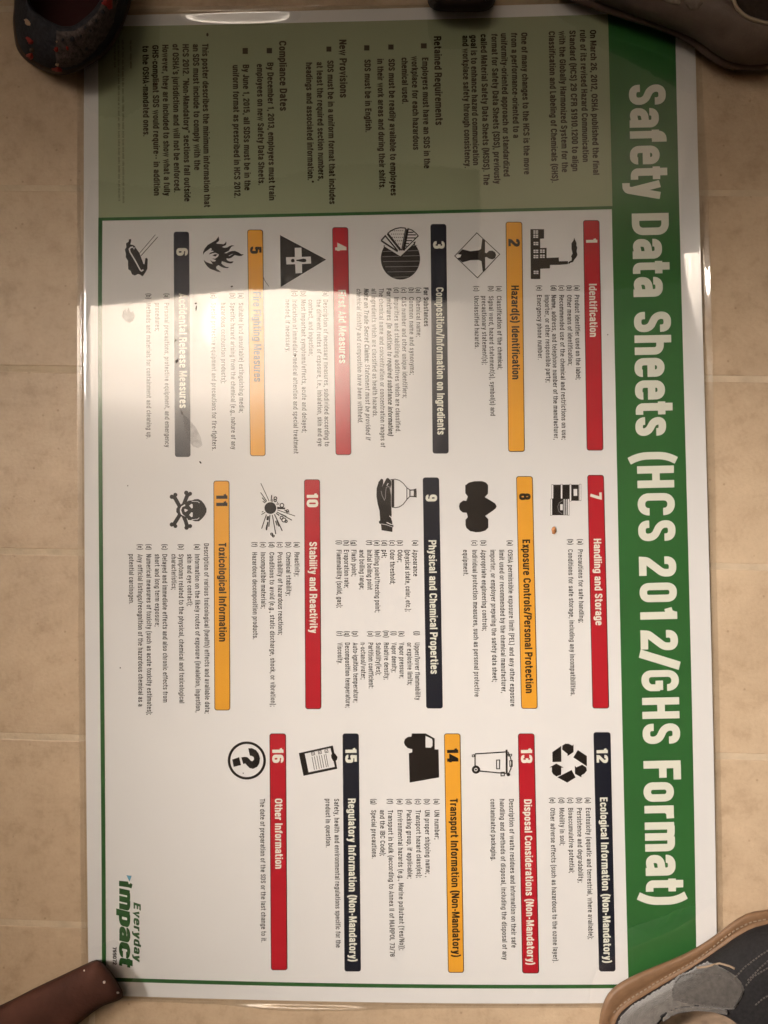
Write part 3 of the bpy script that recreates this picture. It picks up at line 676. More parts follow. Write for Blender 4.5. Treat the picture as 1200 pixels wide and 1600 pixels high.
# ------------------------------------------------------------------ symbols
def zc(pts, x0, y0, s): return [(x0+x/s, y0+y/s) for x, y in pts]
def symbol(name, fn, label=None):
    k = Ink(); fn(k); k.build(name, [BLACK, PAPER, GREY], poster, label)
def factory(k):
    T = lambda p: zc(p, 820, 340, 8.571)
    k.poly(T([(75,155),(258,155),(258,280),(205,284),(207,408),(292,405),(292,540),(455,533),(458,585),(578,583),(580,622),(470,632),(338,634),(336,680),(208,686),(207,822),(80,822)]), Z1)
    k.poly(T([(582,600),(600,585),(625,575),(630,545),(620,520),(640,480),(625,420),(625,345),(655,300),(660,268),(675,300),(692,340),(690,370),(702,400),(693,450),(705,500),(690,530),(665,560),(645,595),(610,605),(590,625)]), Z1)
    for x, y in ((148,193),(148,250),(150,348),(150,452),(150,522),(237,450),(237,518),(152,733)):
        k.poly(T([(x-33,y-22),(x+30,y-22),(x+30,y+22),(x-33,y+22)]), Z2, 1)
        k.line(T([(x-33,y),(x+30,y)]), .8, Z3); k.line(T([(x-2,y-22),(x-2,y+22)]), .8, Z3+.00001)
def hazard(k):
    T = lambda p: zc(p, 700, 340, 10)
    k.line(T([(450,238),(808,572),(460,942),(105,600)]), 1.2, Z1, 0, True)
    k.poly(T([(225,495),(350,525),(480,510),(515,490),(535,330),(580,358),(578,550),(605,555),(640,520),(690,515),(735,540),(752,585),(735,635),(690,652),(640,640),(605,615),(580,620),(582,825),(545,860),(522,680),(480,662),(350,665),(225,700),(150,635),(200,600),(205,580),(150,570)]), Z1)
    k.poly(T([(130,600),(165,578),(215,580),(190,600),(200,615),(160,630)]), Z2, 1)
def pie(k):
    T = lambda p: zc(p, 570, 340, 10)
    a = []
    cx, cy, rx, ry = 557, 640, 307, 328
    pts = [(557,605),(800,372)]
    for i in range(41):
        t = math.radians(-52) + math.radians(284-0)*i/40*1.0
        t = math.radians(-50 + 270*i/40)
        x, y = cx+rx*math.cos(t), cy+ry*math.sin(t)
        if y > 372: pts.append((x, y))
    pts.append((290,440))
    k.poly(T(pts), Z1)
    for y, x0, x1 in ((435,745,820),(517,670,850),(527,285,430),(597,590,860),(607,275,540),(683,285,860),(765,320,840),(845,355,790),(928,440,690)):
        k.line(T([(x0, y+4),(x1, y-4)]), .9, Z2, 2)
    k.line(T([(255,360),(320,285),(515,520)]), 2.4, Z1+.00002, 0); k.line(T([(255,360),(515,530)]), 2.6, Z1+.00003)
    k.line(T([(355,250),(560,510)]), 3.6, Z1+.00004)
    arc = [(355,250),(410,205),(480,172),(560,157),(640,165)]
    k.line(T(arc), 1.8, Z1+.00005); k.line(T([(640,165),(575,515)]), 1.6, Z1+.00006)
    for i in range(6):
        for j in range(9):
            x = 400+j*32+(i % 2)*16; y = 205+i*52
            if y > 185 and x > 375+(y-250)*.72 and x < 628-(y-165)*.18: k.disc(*T([(x,y)])[0], .85, .85, Z1+.00007, n=6)
    k.line(T([(668,180),(605,515)]), 4.0, Z1+.00008)
    k.line(T([(668,170),(740,195),(800,245),(835,285),(620,500)]), 1.6, Z1+.00009)
    for y, x1 in ((230,760),(270,800),(318,795),(360,740),(405,690),(445,660)):
        k.line(T([(655-(y-230)*.15,y),(x1,y)]), 1.7, Z1+.0001)
def firstaid(k):
    T = lambda p: zc(p, 430, 350, 10)
    k.poly(T([(75,172),(797,555),(85,985)]), Z1)
    k.poly(T([(305,372),(410,370),(415,515),(555,508),(562,618),(418,625),(420,765),(318,772),(312,628),(175,632),(168,520),(308,515)]), Z2, 1)
    k.disc(*T([(275,572)])[0], 2.9, 2.9, Z3); k.poly(T([(328,562),(440,540),(475,545),(488,568),(478,592),(440,598),(328,576)]), Z3)
def flame(k):
    T = lambda p: zc(p, 310, 350, 10.909)
    k.poly(T([(343,210),(355,260),(350,290),(300,330),(340,338),(390,340),(430,345),(460,320),(470,292),(478,320),(470,360),(430,378),(400,390),(440,405),(490,400),(530,375),(570,362),(615,370),(565,385),(540,420),(520,455),(470,480),(440,495),
        (480,500),(520,475),(570,460),(620,458),(680,480),(730,515),(775,515),(735,545),(680,545),(620,530),(570,570),(520,590),(480,585),(478,600),(500,625),(540,640),(600,635),(580,665),(545,675),(490,665),(440,645),(400,635),(390,670),(420,700),(470,730),(525,735),(495,755),(440,750),(390,730),(340,700),
        (300,730),(310,765),(350,790),(390,825),(330,815),(270,790),(200,765),(150,720),(110,665),(85,610),(130,645),(190,670),(245,685),(225,655),(200,615),(240,640),(280,640),(300,620),(270,605),(225,590),(285,590),(330,560),(350,520),(290,490),(240,500),(175,520),(200,490),(260,470),(250,455),(215,455),(230,430),(215,405),(160,445),(110,480),(82,525),(80,480),(110,415),(160,355),(230,315),(300,275)]), Z1)
    k.poly(T([(240,540),(280,512),(330,520),(290,555)]), Z1+.00003)
    k.poly(T([(515,540),(590,505),(575,535),(530,555)]), Z2, 1)
    k.poly(T([(475,545),(520,552),(590,510),(560,570),(510,588)]), Z2+.00002, 0)
def spill(k):
    T = lambda p: zc(p, 185, 350, 9.41)
    k.poly(T([(155,225),(185,220),(188,250),(175,300),(215,308),(245,325),(250,345),(305,420),(330,480),(370,590),(385,590),(395,505),(415,497),(432,515),(428,600),(425,660),(395,715),(355,772),(320,745),(290,735),(240,758),(200,740),(180,690),(145,665),(140,600),(140,540),(108,490),(110,440),(95,375),(118,340),(112,285),(150,260)]), Z1)
    k.line(T([(215,338),(180,345),(160,370),(172,415),(250,545),(320,675),(340,692),(368,672)]), 2.1, Z2, 1)
    k.line(T([(215,345),(230,370),(235,340)]), .9, Z2+.00002, 1)
    k.line(T([(302,440),(543,158)]), .9, Z1+.00002); k.line(T([(330,470),(578,190)]), 1.1, Z1+.00003)
def storage(k):
    T = lambda p: zc(p, 830, 740, 9.231)
    k.poly(T([(318,160),(685,158),(687,392),(560,392),(550,365),(545,600),(305,600),(300,365),(320,365)]), Z1)
    for x, y0, y1 in ((307,155,365),(438,150,365),(566,150,400),(707,150,392),(290,365,605),(536,362,603)):
        k.poly(T([(x-14,y0),(x+14,y0),(x+14,y1),(x-14,y1)]), Z1+.00005, 0); k.poly(T([(x-10,y0+5),(x+11,y0+5),(x+11,y1-5),(x-10,y1-5)]), Z2, 1)
    for x in (475,505): k.line(T([(x,368),(x,595)]), 1.3, Z2+.00002, 1)
    k.poly(T([(610,222),(663,222),(665,320),(612,322)]), Z2, 1); k.poly(T([(418,442),(455,442),(455,528),(418,528)]), Z2, 1)
    k.line(T([(455,390),(405,420),(382,480),(400,545),(450,585)]), .8, Z2, 2)
def coupling(k):
    T = lambda p: zc(p, 700, 740, 9.231)
    k.poly(T([(380,110),(490,108),(545,128),(578,165),(575,290),(530,340),(600,380),(680,430),(700,470),(690,500),(640,540),(535,610),(580,655),(580,780),(540,820),(470,842),(400,846),(320,830),(265,785),(252,740),(252,665),(285,628),(268,565),(215,562),(170,525),(158,475),(170,425),(220,388),(262,395),(285,330),(250,285),(248,170),(300,130)]), Z1)
def flask(k):
    T = lambda p: zc(p, 570, 740, 10)
    k.poly(T([(255,80),(285,90),(290,130),(272,200),(300,150),(335,80),(360,65),(385,85),(412,120),(415,170),(400,230),(412,340),(415,520),(420,640),(415,680),(445,790),(448,830),(432,845),(430,912),(262,885),(252,790),(222,775),(222,745),(240,730),(230,580),(200,470),(182,350),(185,230),(215,130)]), Z1)
    k.poly(T([(418,100),(458,98),(460,520),(420,520)]), Z1+.00003)
    k.line(T([(400,98),(470,86),(540,105),(600,150),(640,200),(660,225),(705,255)]), 1.2, Z1+.00004); k.line(T([(425,525),(480,532),(540,520),(600,480),(645,420),(665,395),(705,355)]), 1.2, Z1+.00004)
    k.line(T([(657,215),(657,405)]), 1.2, Z1+.00005); k.line(T([(705,258),(705,355),(772,358),(775,255)]), 1.6, Z1+.00006, closed=True)
    k.line(T([(775,250),(797,245),(800,362),(775,358)]), 1.9, Z1+.00007, closed=True)
    k.line(T([(255,270),(270,340),(305,415),(322,380),(325,290),(335,215),(375,200),(395,240),(410,340),(412,510)]), 1.0, Z2, 2)
    k.line(T([(345,190),(365,150)]), 1.2, Z2+.00002, 1); k.line(T([(272,200),(290,150)]), .9, Z2+.00002, 2)
    k.line(T([(340,762),(400,790),(440,800),(430,740),(415,690),(385,660)]), 1.1, Z2+.00003, 1); k.line(T([(255,785),(340,800),(445,840)]), .7, Z2+.00003, 1)
def blast(k):
    T = lambda p: zc(p, 390, 740, 10)
    k.disc(*T([(325,538)])[0], 9.3, 9.2, Z1)
    for i, (a, b, w) in enumerate((((175,150),(305,430),1.1),((172,295),(270,435),1.3),((195,375),(255,445),1.4),((205,432),(245,460),1.4),((345,335),(335,435),1.6),((365,395),(350,445),1),((440,440),(425,490),1.0),((462,460),(440,490),1.0),
        ((430,530),(555,545),2.6),((430,548),(550,552),1.2),((435,568),(710,663),1.2),((425,598),(662,728),1.4),((415,620),(465,655),1.8),((480,630),(575,672),1.9),((388,635),(510,895),1.5),((405,740),(430,810),1.6),((425,730),(460,825),1.8),((355,645),(408,945),1.4),((318,645),(300,830),1.5),((295,665),(285,730),2.0),((262,640),(188,860),1.4),((285,752),(262,885),1.9),((268,800),(255,870),1.2),((245,605),(185,640),1.2),((215,590),(190,602),1.3),((545,570),(620,605),1.6),((275,665),(270,725),1.5),((440,740),(465,825),1))):
        k.line(T([a, b]), w, Z1+.00001*(i % 8))
    for x, y, r in ((403,385,2.2),(400,420,1.9),(505,495,3.0),(500,690,2.4),(535,725,3.2),(570,745,1.8),(345,945,1.6),(370,975,1.5),(590,585,2)):
        k.ring(*T([(x,y)])[0], r, 1.5, Z1+.00009, n=10)
def skull(k):
    T = lambda p: zc(p, 250, 750, 10)
    k.poly(T([(500,318),(545,300),(600,298),(650,325),(695,380),(728,450),(725,500),(700,550),(660,600),(610,645),(545,645),(500,628),(440,625),(425,600),(330,570),(290,545),(255,500),(255,450),(290,400),(330,378),(425,335),(450,322)]), Z1)
    k.line(T([(225,265),(300,400),(400,640),(425,725)]), 6.0, Z1+.00003); k.line(T([(430,230),(380,360),(300,560),(225,680)]), 6.0, Z1+.00005)
    for x, y, r in ((185,262,3.4),(240,232,3.2),(410,200,3.4),(470,215,3.1),(185,695,3.4),(240,720,3.1),(415,745,3.4),(470,720,3.2),(225,275,3.2),(435,235,3.2),(225,685,3.2),(435,720,3.2)):
        k.disc(*T([(x,y)])[0], r, r, Z1+.00007, n=16)
    k.poly(T([(455,402),(490,372),(510,380),(512,435),(495,445)]), Z2, 1); k.poly(T([(455,548),(490,503),(512,510),(510,575),(490,580)]), Z2, 1)
    k.poly(T([(378,455),(395,450),(440,470),(400,500),(385,495)]), Z2, 1)
    k.poly(T([(390,378),(395,405),(350,420),(330,470),(350,530),(400,575),(380,565),(330,540),(312,500),(312,450),(335,410)]), Z2, 1)
    k.line(T([(495,332),(590,338),(618,358)]), .9, Z2, 1); k.line(T([(495,620),(585,612),(615,590)]), .9, Z2, 1)
def recycle(k):
    T = lambda p: zc(p, 840, 1140, 9.231)
    for p in ([(212,325),(340,235),(342,465),(215,468)],[(355,290),(358,230),(400,203),(450,205),(500,232),(518,215),(518,325),(430,382),(432,350)],[(580,295),(710,380),(710,530),(515,402)],
              [(645,505),(700,545),(710,590),(680,630),(632,660),(632,688),(540,640),(537,520),(558,545)],[(490,582),(547,690),(427,765),(285,688)],[(270,490),(375,548),(340,550),(340,650),(270,675),(225,645),(205,610),(207,545),(172,545)]):
        k.poly(T(p), Z1)
def bin_(k):
    T = lambda p: zc(p, 720, 1140, 9.231)
    z = Z1
    for p, w, c in (([(205,350),(480,333),(650,322)],1.9,0),([(205,355),(205,520)],1.9,0),([(270,597),(560,625),(670,632)],1.9,0),([(660,290),(662,640)],2.9,0),([(680,320),(715,400),(735,480),(720,570),(690,630)],1.6,0),
        ([(515,440),(560,438),(558,565),(515,565)],1.4,1),([(580,618),(628,615),(628,665),(580,668)],1.5,1),([(165,365),(195,363),(195,392),(165,392)],1.2,1),([(705,448),(742,445),(742,530),(708,532)],1.2,1),([(680,355),(735,355),(733,380),(685,382)],1.2,1)):
        k.line(T(p), w, z, 0, bool(c)); z += .00001
    k.disc(*T([(218,577)])[0], 6.4, 6.4, Z2); k.ring(*T([(218,577)])[0], 2.2, 1.0, Z3, 1, 16)
    k.disc(*T([(685,648)])[0], 3, 2.6, Z2, n=12)
def truck(k):
    T = lambda p: zc(p, 620, 1140, 10.909)
    k.poly(T([(255,65),(490,65),(645,150),(645,338),(710,338),(720,815),(218,903),(205,403),(262,388),(262,330),(240,332),(180,310),(140,270),(120,215),(140,160),(190,125),(250,120)]), Z1)
    k.poly(T([(490,108),(540,130),(600,160),(610,200),(608,280),(580,308),(490,305)]), Z2, 1)
def clipboard(k):
    T = lambda p: zc(p, 460, 1140, 10.909)
    k.poly(T([(75,400),(655,272),(730,668),(155,788)]), Z1); k.poly(T([(175,410),(615,315),(690,635),(242,728)]), Z2, 1)
    k.poly(T([(625,425),(660,415),(690,405),(710,435),(732,465),(722,520),(700,530),(660,535),(630,480)]), Z3)
    for x, y in ((318,412),(432,388),(545,368)):
        k.line(T([(x-28,y-20),(x+22,y-30),(x+30,y+18),(x-20,y+28)]), .8, Z3, 0, True); k.line(T([(x-15,y-5),(x,y+10),(x+15,y-12)]), .7, Z3, 0)
    for x, y0, y1 in ((300,465,685),(340,455,678),(382,445,668),(422,440,660),(462,435,648),(505,425,640),(535,415,632)):
        k.line(T([(x,y0),(x+(y1-y0)*.19,y1)]), .85, Z3+.00001, 0)
def question(k):
    T = lambda p: zc(p, 345, 1140, 10.909)
    k.ring(*T([(443,527)])[0], 27.8, 3.9, Z1, 0, 64)
    k.poly(T([(468,318),(530,315),(600,350),(645,410),(668,490),(655,580),(620,635),(550,668),(490,655),(445,610),(415,575),(382,588),(350,475),(400,465),(450,468),(485,500),(515,535),(545,535),(568,505),(560,470),(530,450),(495,445)]), Z1)
    k.poly(T([(195,510),(312,470),(345,605),(220,635)]), Z1); k.disc(*T([(382,743)])[0], 1, .9, Z1, n=8)
for nm, fn in (('factory_symbol',factory),('person_diamond_symbol',hazard),('pie_chart_symbol',pie),('first_aid_symbol',firstaid),('flame_symbol',flame),('spill_symbol',spill),
    ('storage_symbol',storage),('coupling_symbol',coupling),('flask_symbol',flask),('explosion_symbol',blast),('skull_symbol',skull),('recycling_symbol',recycle),('wheeled_bin_symbol',bin_),
    ('truck_symbol',truck),('clipboard_symbol',clipboard),('question_mark_symbol',question)):
    symbol(nm, fn)

# ------------------------------------------------------------------ laminate film
def film_dz(px, py):
    U = None
    dl = L_(py)-px; dr = px-R_(py); dt = T_(px)-py; db = py-B_(px)
    d = np.maximum(np.maximum(dl, dr), np.maximum(dt, db))       # >0 outside the paper, in pixels
    z = np.where(d < 0, .00075, .00075 - .0011*np.clip(d/4, 0, 1)**1.2)
    # curled stretches of the rim
    z = z + .0010*np.clip(dr/13, 0, 1)**2*np.exp(-((py-400)/190.)**2) + .0012*np.clip(dr/13,0,1)*np.exp(-((py-620)/160.)**2)
    z = z + .0033*np.clip(db/10, 0, 1)**1.1*np.exp(-((px-475)/120.)**4)
    z = z + .0022*np.clip(dt/8, 0, 1)**1.5*np.exp(-((px-380)/120.)**2)
    return z
def film_coons(U, V):
    x0, y0 = coons(U, V)
    # margins outside the paper (photo pixels)
    ml = 11.0; mt = 7.0; mb = 10.0
    mr = np.interp(V*1560, [0,140,300,480,550,670,900,1560], [8,10,15,14,14,13,11,10])
    x = np.where(U < 0, 0, x0); y = y0
    return x0, y0
def film_grid():
    inner = US
    us = np.concatenate([np.linspace(-1, 0, 7)[:-1], inner, 1+np.linspace(0, 1, 9)[1:]])
    vs = np.concatenate([np.linspace(-1, 0, 7)[:-1], VS, 1+np.linspace(0, 1, 8)[1:]])
    U, V = np.meshgrid(us, vs); U = U.ravel(); V = V.ravel()
    uc = np.clip(U, 0, 1); vc = np.clip(V, 0, 1)
    x, y = coons(uc, vc)
    mr = np.interp(y, [0,140,300,480,550,670,900,1560], [8,10,15,13.5,14,13,11,10])
    mb = np.interp(x, [130,350,450,650,800,1120], [8,9,14,9,7,8])
    mt = np.interp(x, [130,280,500,700,1090], [8,9,8,7,7])
    x = x + np.where(U < 0, U*11, 0) + np.where(U > 1, (U-1)*mr, 0)
    y = y + np.where(V < 0, V*mt, 0) + np.where(V > 1, (V-1)*mb, 0)
    P = on_sheet(x, y, 0); P[:,2] += film_dz(x, y)
    P[:,2] = np.maximum(P[:,2], .0004)
    n = len(us); f = [(j*n+i, (j+1)*n+i, (j+1)*n+i+1, j*n+i+1) for j in range(len(vs)-1) for i in range(n-1)]
    return mesh_obj('laminate_film', P, f, FILM, poster, smooth=True)
film = film_grid()
TOPZ = .0016+.0010

# ------------------------------------------------------------------ specks, hair and crumb lying on the film
DUST = mat('dust_dark', (.03, .02, .015), .7, .2); CRUMB = mat('crumb_brown', (.45, .20, .08), .6, .3, (500, .4))
def bump_blob(name, pts, h, m, label, cat, group=None):
    """a small raised lump with an uneven outline, lying on the film"""
    c = np.mean(pts, 0); v = []; f = []; n = len(pts)
    v += [on_sheet(np.array([p[0]]), np.array([p[1]]), .0009)[0] for p in pts]
    v += [on_sheet(np.array([c[0]+(p[0]-c[0])*.55]), np.array([c[1]+(p[1]-c[1])*.55]), .0009+h)[0] for p in pts]
    for i in range(n): f.append((i, (i+1) % n, n+(i+1) % n, n+i))
    f.append(tuple(range(n, 2*n)))
    o = mesh_obj(name, v, f, m, smooth=True); tag(o, label, cat, group); return o
def blob_pts(x, y, rx, ry, n=9, a=0):
    o = []
    for i in range(n):
        t = 2*math.pi*i/n; r = random.uniform(.75, 1.15)
        u, w = rx*r*math.cos(t), ry*r*math.sin(t)
        o.append((x+u*math.cos(a)-w*math.sin(a), y+u*math.sin(a)+w*math.cos(a)))
    return o
bump_blob('crumb', blob_pts(865.5, 828.5, 4.6, 5.8), .0014, CRUMB, 'small orange brown crumb beside the printed cupboard symbol', 'crumb')
for x, y, rx, ry, a, lb in ((306,474,2,1.4,0,'dark speck at the upper end of the bright glare beside the navy bar'),(306.5,482,1.2,4.6,.1,'thin dark flake in the bright glare beside the navy bar'),
        (274.5,532,1.2,3.2,.5,'dark flake on the edge of the grey blue bar in the glare'),(276,564,2.2,4,.3,'larger dark flake on the edge of the glared navy bar'),
        (284,645,1.2,4.6,-.4,'dark flake below the last word of the accidental release heading'),(313,722.5,1.2,2.6,-.8,'dark speck below the end of the navy bar in the left column'),
        (362.5,447.5,2.2,1.6,0,'black speck between the flame symbol and the yellow bar text'),(461,555.5,1.8,2.2,0,'black speck over the word immediate in the fourth section'),
        (188,1043.5,1.0,1.0,0,'tiny dark speck left of the toxicology text'),(949.5,523,1,1,0,'tiny dark speck between red bar and green title band'),(199.5,759,.9,.9,0,'tiny dark speck left of the skull symbol')):
    bump_blob('dust_speck', blob_pts(x, y, rx, ry, 8, a), .0005, DUST, lb, 'speck', 'dust specks on the laminate')
def tube(pts3, r, m, name, parent=None, n=6, label=None):
    pts3 = [Vector(p) for p in pts3]; v = []; f = []
    for i, p in enumerate(pts3):
        d = (pts3[min(i+1, len(pts3)-1)]-pts3[max(i-1, 0)]).normalized()
        s = d.cross(Vector((0,0,1)));  s = s.normalized() if s.length > 1e-6 else Vector((1,0,0)); u = s.cross(d)
        rr = r[i] if isinstance(r, (list, tuple)) else r
        for k in range(n):
            a = 2*math.pi*k/n; v.append(p+s*rr*math.cos(a)+u*rr*math.sin(a))
    for i in range(len(pts3)-1):
        for k in range(n): f.append((i*n+k, i*n+(k+1) % n, (i+1)*n+(k+1) % n, (i+1)*n+k))
    f.append(tuple(range(n-1, -1, -1))); f.append(tuple(range((len(pts3)-1)*n, len(pts3)*n)))
    return mesh_obj(name, v, f, m, parent, smooth=True, label=label)
h = tube([on_sheet(np.array([x]), np.array([y]), .0013)[0] for x, y in ((411.5,433),(413.5,438),(416.5,442.5),(420,447.5))], .00022, DUST, 'hair')
tag(h, 'short dark hair lying beside the yellow bar below the first aid triangle', 'hair')
# rubbed smears on the laminate
SM = bpy.data.materials.new('smear'); SM.use_nodes = True
nt = SM.node_tree; nt.nodes.clear(); o_ = nt.nodes.new('ShaderNodeOutputMaterial'); mx = nt.nodes.new('ShaderNodeMixShader')
t_ = nt.nodes.new('ShaderNodeBsdfTransparent'); d_ = nt.nodes.new('ShaderNodeBsdfDiffuse'); d_.inputs[0].default_value = (.22, .20, .18, 1)
nz = nt.nodes.new('ShaderNodeTexNoise'); nz.inputs['Scale'].default_value = 220; tcs = nt.nodes.new('ShaderNodeTexCoord'); nt.links.new(tcs.outputs['Object'], nz.inputs['Vector'])
rp = nt.nodes.new('ShaderNodeValToRGB'); rp.color_ramp.elements[0].position = .35; rp.color_ramp.elements[0].color = (.12,)*3+(1,); rp.color_ramp.elements[1].position = .7; rp.color_ramp.elements[1].color = (.26,)*3+(1,)
nt.links.new(nz.outputs['Fac'], rp.inputs['Fac']); nt.links.new(rp.outputs['Color'], mx.inputs[0]); nt.links.new(t_.outputs[0], mx.inputs[1]); nt.links.new(d_.outputs[0], mx.inputs[2]); nt.links.new(mx.outputs[0], o_.inputs[0])
def smear(pts, z=.0009):
    k = Ink(); k.poly(pts, z); k.build('smear', SM, poster)
smear([(192,487),(196,482),(198,488),(201,480),(204,488),(208,486),(211,494),(208,501),(202,505),(196,502),(191,495)])
smear([(286,648),(296,656),(306,668),(314,684),(316,696),(310,700),(301,697),(293,684),(288,668)])

# ------------------------------------------------------------------ shoes
def cr(pts, n=6, closed=True):
    """Catmull-Rom through the points (any dimension)"""
    p = np.array(pts, float); out = []; N = len(p)
    for i in range(N if closed else N-1):
        if closed: a, b, c, d = p[i-1], p[i], p[(i+1) % N], p[(i+2) % N]
        else: a, b, c, d = p[max(i-1,0)], p[i], p[i+1], p[min(i+2,N-1)]
        for t in np.linspace(0, 1, n, endpoint=False):
            out.append(.5*((2*b)+(-a+c)*t+(2*a-5*b+4*c-d)*t*t+(-a+3*b-3*c+d)*t**3))
    if not closed: out.append(p[-1])
    return np.array(out)
def resample(p, n, phase=None):
    """closed polyline -> n points at even steps, starting at the angle nearest 'phase' seen from the centre"""
    q = np.vstack([p, p[:1]]); s = np.r_[0, np.cumsum(np.hypot(*(np.diff(q[:, :2], axis=0).T)))]
    t = np.linspace(0, s[-1], n, endpoint=False)
    return np.stack([np.interp(t, s, q[:, k]) for k in range(q.shape[1])], -1)
def radial(p, c, n):
    """closed polyline -> n points at even angles about c (keeps rings aligned)"""
    a = np.unwrap(np.arctan2(p[:,1]-c[1], p[:,0]-c[0]))
    if a[-1] < a[0]: p = p[::-1]; a = np.unwrap(np.arctan2(p[:,1]-c[1], p[:,0]-c[0]))
    a = np.r_[a, a[0]+2*math.pi]; p = np.vstack([p, p[:1]])
    t = a[0] + (np.linspace(0, 2*math.pi, n, endpoint=False) - a[0]) % (2*math.pi)
    return np.stack([np.interp(t, a, p[:, k]) for k in range(p.shape[1])], -1)
def loft(name, rings, m, parent, cap_top=False, cap_bot=False, label=None, smooth=True):
    """rings: arrays of (px, py, z)"""
    v = []; f = []; n = len(rings[0])
    for r in rings: v += list(unproj(r[:,0], r[:,1], r[:,2]))
    flip = None
    for i in range(len(rings)-1):
        for k in range(n):
            a = i*n+k; b = i*n+(k+1) % n; f.append((a, b, b+n, a+n))
    if cap_top: f.append(tuple(range((len(rings)-1)*n, len(rings)*n)))
    if cap_bot: f.append(tuple(range(n-1, -1, -1)))
    # consistent outward normals
    o = mesh_obj(name, v, f, m, parent, smooth=smooth, label=label)
    bm = bmesh.new(); bm.from_mesh(o.data); bmesh.ops.recalc_face_normals(bm, faces=bm.faces); bm.to_mesh(o.data); bm.free()
    return o
def ringz(p2, z):
    p2 = np.asarray(p2); z = np.broadcast_to(z, (len(p2),)); return np.c_[p2[:, :2], z]
def lerp(a, b, t): return a+(b-a)*t
class Surf:
    def __init__(s, objs):
        v = []; f = []
        for o in objs:
            b = len(v); v += [tuple(o.matrix_world @ q.co) if False else tuple(q.co) for q in o.data.vertices]
            f += [tuple(b+i for i in p.vertices) for p in o.data.polygons]
        s.t = BVHTree.FromPolygons([Vector(q) for q in v], f)
    def hit(s, px, py, off=0.0):
        d = unproj([px], [py], 0)[0]-CAMP; d = Vector(d).normalized()
        loc, nrm, i, dist = s.t.ray_cast(Vector(CAMP), d)
        if loc is None: return None
        if nrm.dot(d) > 0: nrm = -nrm
        return loc+nrm*off
    def line(s, pts, off, step=3):
        out = []
        for (x0, y0), (x1, y1) in zip(pts, pts[1:]):
            n = max(1, int(math.hypot(x1-x0, y1-y0)/step))
            for i in range(n):
                h = s.hit(x0+(x1-x0)*i/n, y0+(y1-y0)*i/n, off)
                if h is not None: out.append(h)
        h = s.hit(*pts[-1], off)
        if h is not None: out.append(h)
        return out
    def patch(s, name, poly, off, m, parent, label=None, step=3.0, rim=.0012):
        """a panel draped over the surface, its rim folded down into it"""
        P = np.array(poly, float); x0, y0 = P.min(0); x1, y1 = P.max(0)
        def inside(x, y):
            c = False; n = len(P)
            for i in range(n):
                a, b = P[i], P[i-1]
                if (a[1] > y) != (b[1] > y) and x < (b[0]-a[0])*(y-a[1])/(b[1]-a[1])+a[0]: c = not c
            return c
        bm = bmesh.new(); bnd = densify([tuple(p) for p in P], step)
        pts = [Vector(p) for p in bnd]; nb = len(pts)
        yy = y0+step/2
        while yy < y1:
            xx = x0+step/2
            while xx < x1:
                if inside(xx, yy) and min(math.hypot(xx-b[0], yy-b[1]) for b in bnd) > step*.6: pts.append(Vector((xx, yy)))
                xx += step
            yy += step
        from mathutils.geometry import delaunay_2d_cdt
        ed = [(i, (i+1) % nb) for i in range(nb)]
        vs, es, fs, *_ = delaunay_2d_cdt(pts, ed, [], 1, 1e-5)
        V = []; keep = []
        for i, q in enumerate(vs):
            onb = min(math.hypot(q.x-b[0], q.y-b[1]) for b in bnd) < .01
            h = s.hit(q.x, q.y, -.0006 if onb else off); V.append(h)
        F = [tuple(f) for f in fs if all(V[i] is not None for i in f)]
        V = [v if v is not None else Vector((0,0,0)) for v in V]
        o = mesh_obj(name, V, F, m, parent, smooth=True, label=label)
        bm = bmesh.new(); bm.from_mesh(o.data)
        bmesh.ops.delete(bm, geom=[v for v in bm.verts if not v.link_faces], context='VERTS')
        bmesh.ops.recalc_face_normals(bm, faces=bm.faces)
        if sum(f.normal.z*f.calc_area() for f in bm.faces) < 0: bmesh.ops.reverse_faces(bm, faces=bm.faces)
        bm.to_mesh(o.data); bm.free()
        return o
def stitches(surf, pts, m, parent, name='stitching', r=.0004, length=3.2, gap=2.0, off=.0004):
    """a row of short threads joined into one part"""
    L = [np.array(p, float) for p in pts]; seg = []
    tot = [0]
    for a, b in zip(L, L[1:]): tot.append(tot[-1]+np.hypot(*(b-a)))
    arr = np.array(L); t = 0; v = []; f = []
    while t+length < tot[-1]:
        e = []
        for q in (t, t+length):
            e.append(surf.hit(float(np.interp(q, tot, arr[:,0])), float(np.interp(q, tot, arr[:,1])), off))
        t += length+gap
        if e[0] is None or e[1] is None: continue
        a, b = e; d = (b-a).normalized(); s = d.cross(Vector((0,0,1))).normalized(); u = s.cross(d); k0 = len(v)
        for p in (a, b):
            for k in range(4):
                an = math.pi/4+math.pi/2*k; v.append(p+s*r*math.cos(an)+u*r*math.sin(an))
        for k in range(4): f.append((k0+k, k0+(k+1) % 4, k0+4+(k+1) % 4, k0+4+k))
        f.append((k0+3,k0+2,k0+1,k0)); f.append((k0+4,k0+5,k0+6,k0+7))
    if v: mesh_obj(name, v, f, m, parent)

N = 120
GUM = mat('gum_rubber', (.165, .092, .048), .5, .35, (120, .10), (500, .0003))
SUEDE = mat('grey_suede', (.105, .095, .086), .95, .1, (260, .20), (900, .0006), .4)
SUEDE2 = mat('grey_suede_dark', (.074, .067, .061), .95, .1, (260, .25), (900, .0006), .3)
MESHB = mat('black_mesh', (.016, .015, .016), .75, .25, (400, .3), (1300, .0006))
INSOLE = mat('worn_insole', (.23, .165, .115), .8, .2, (90, .35), (300, .0004))
LINING = mat('dark_lining', (.05, .035, .028), .9, .1, (200, .2))
THREAD = mat('pale_thread', (.27, .20, .14), .7, .2); THREADG = mat('grey_thread', (.10, .09, .085), .7, .2)

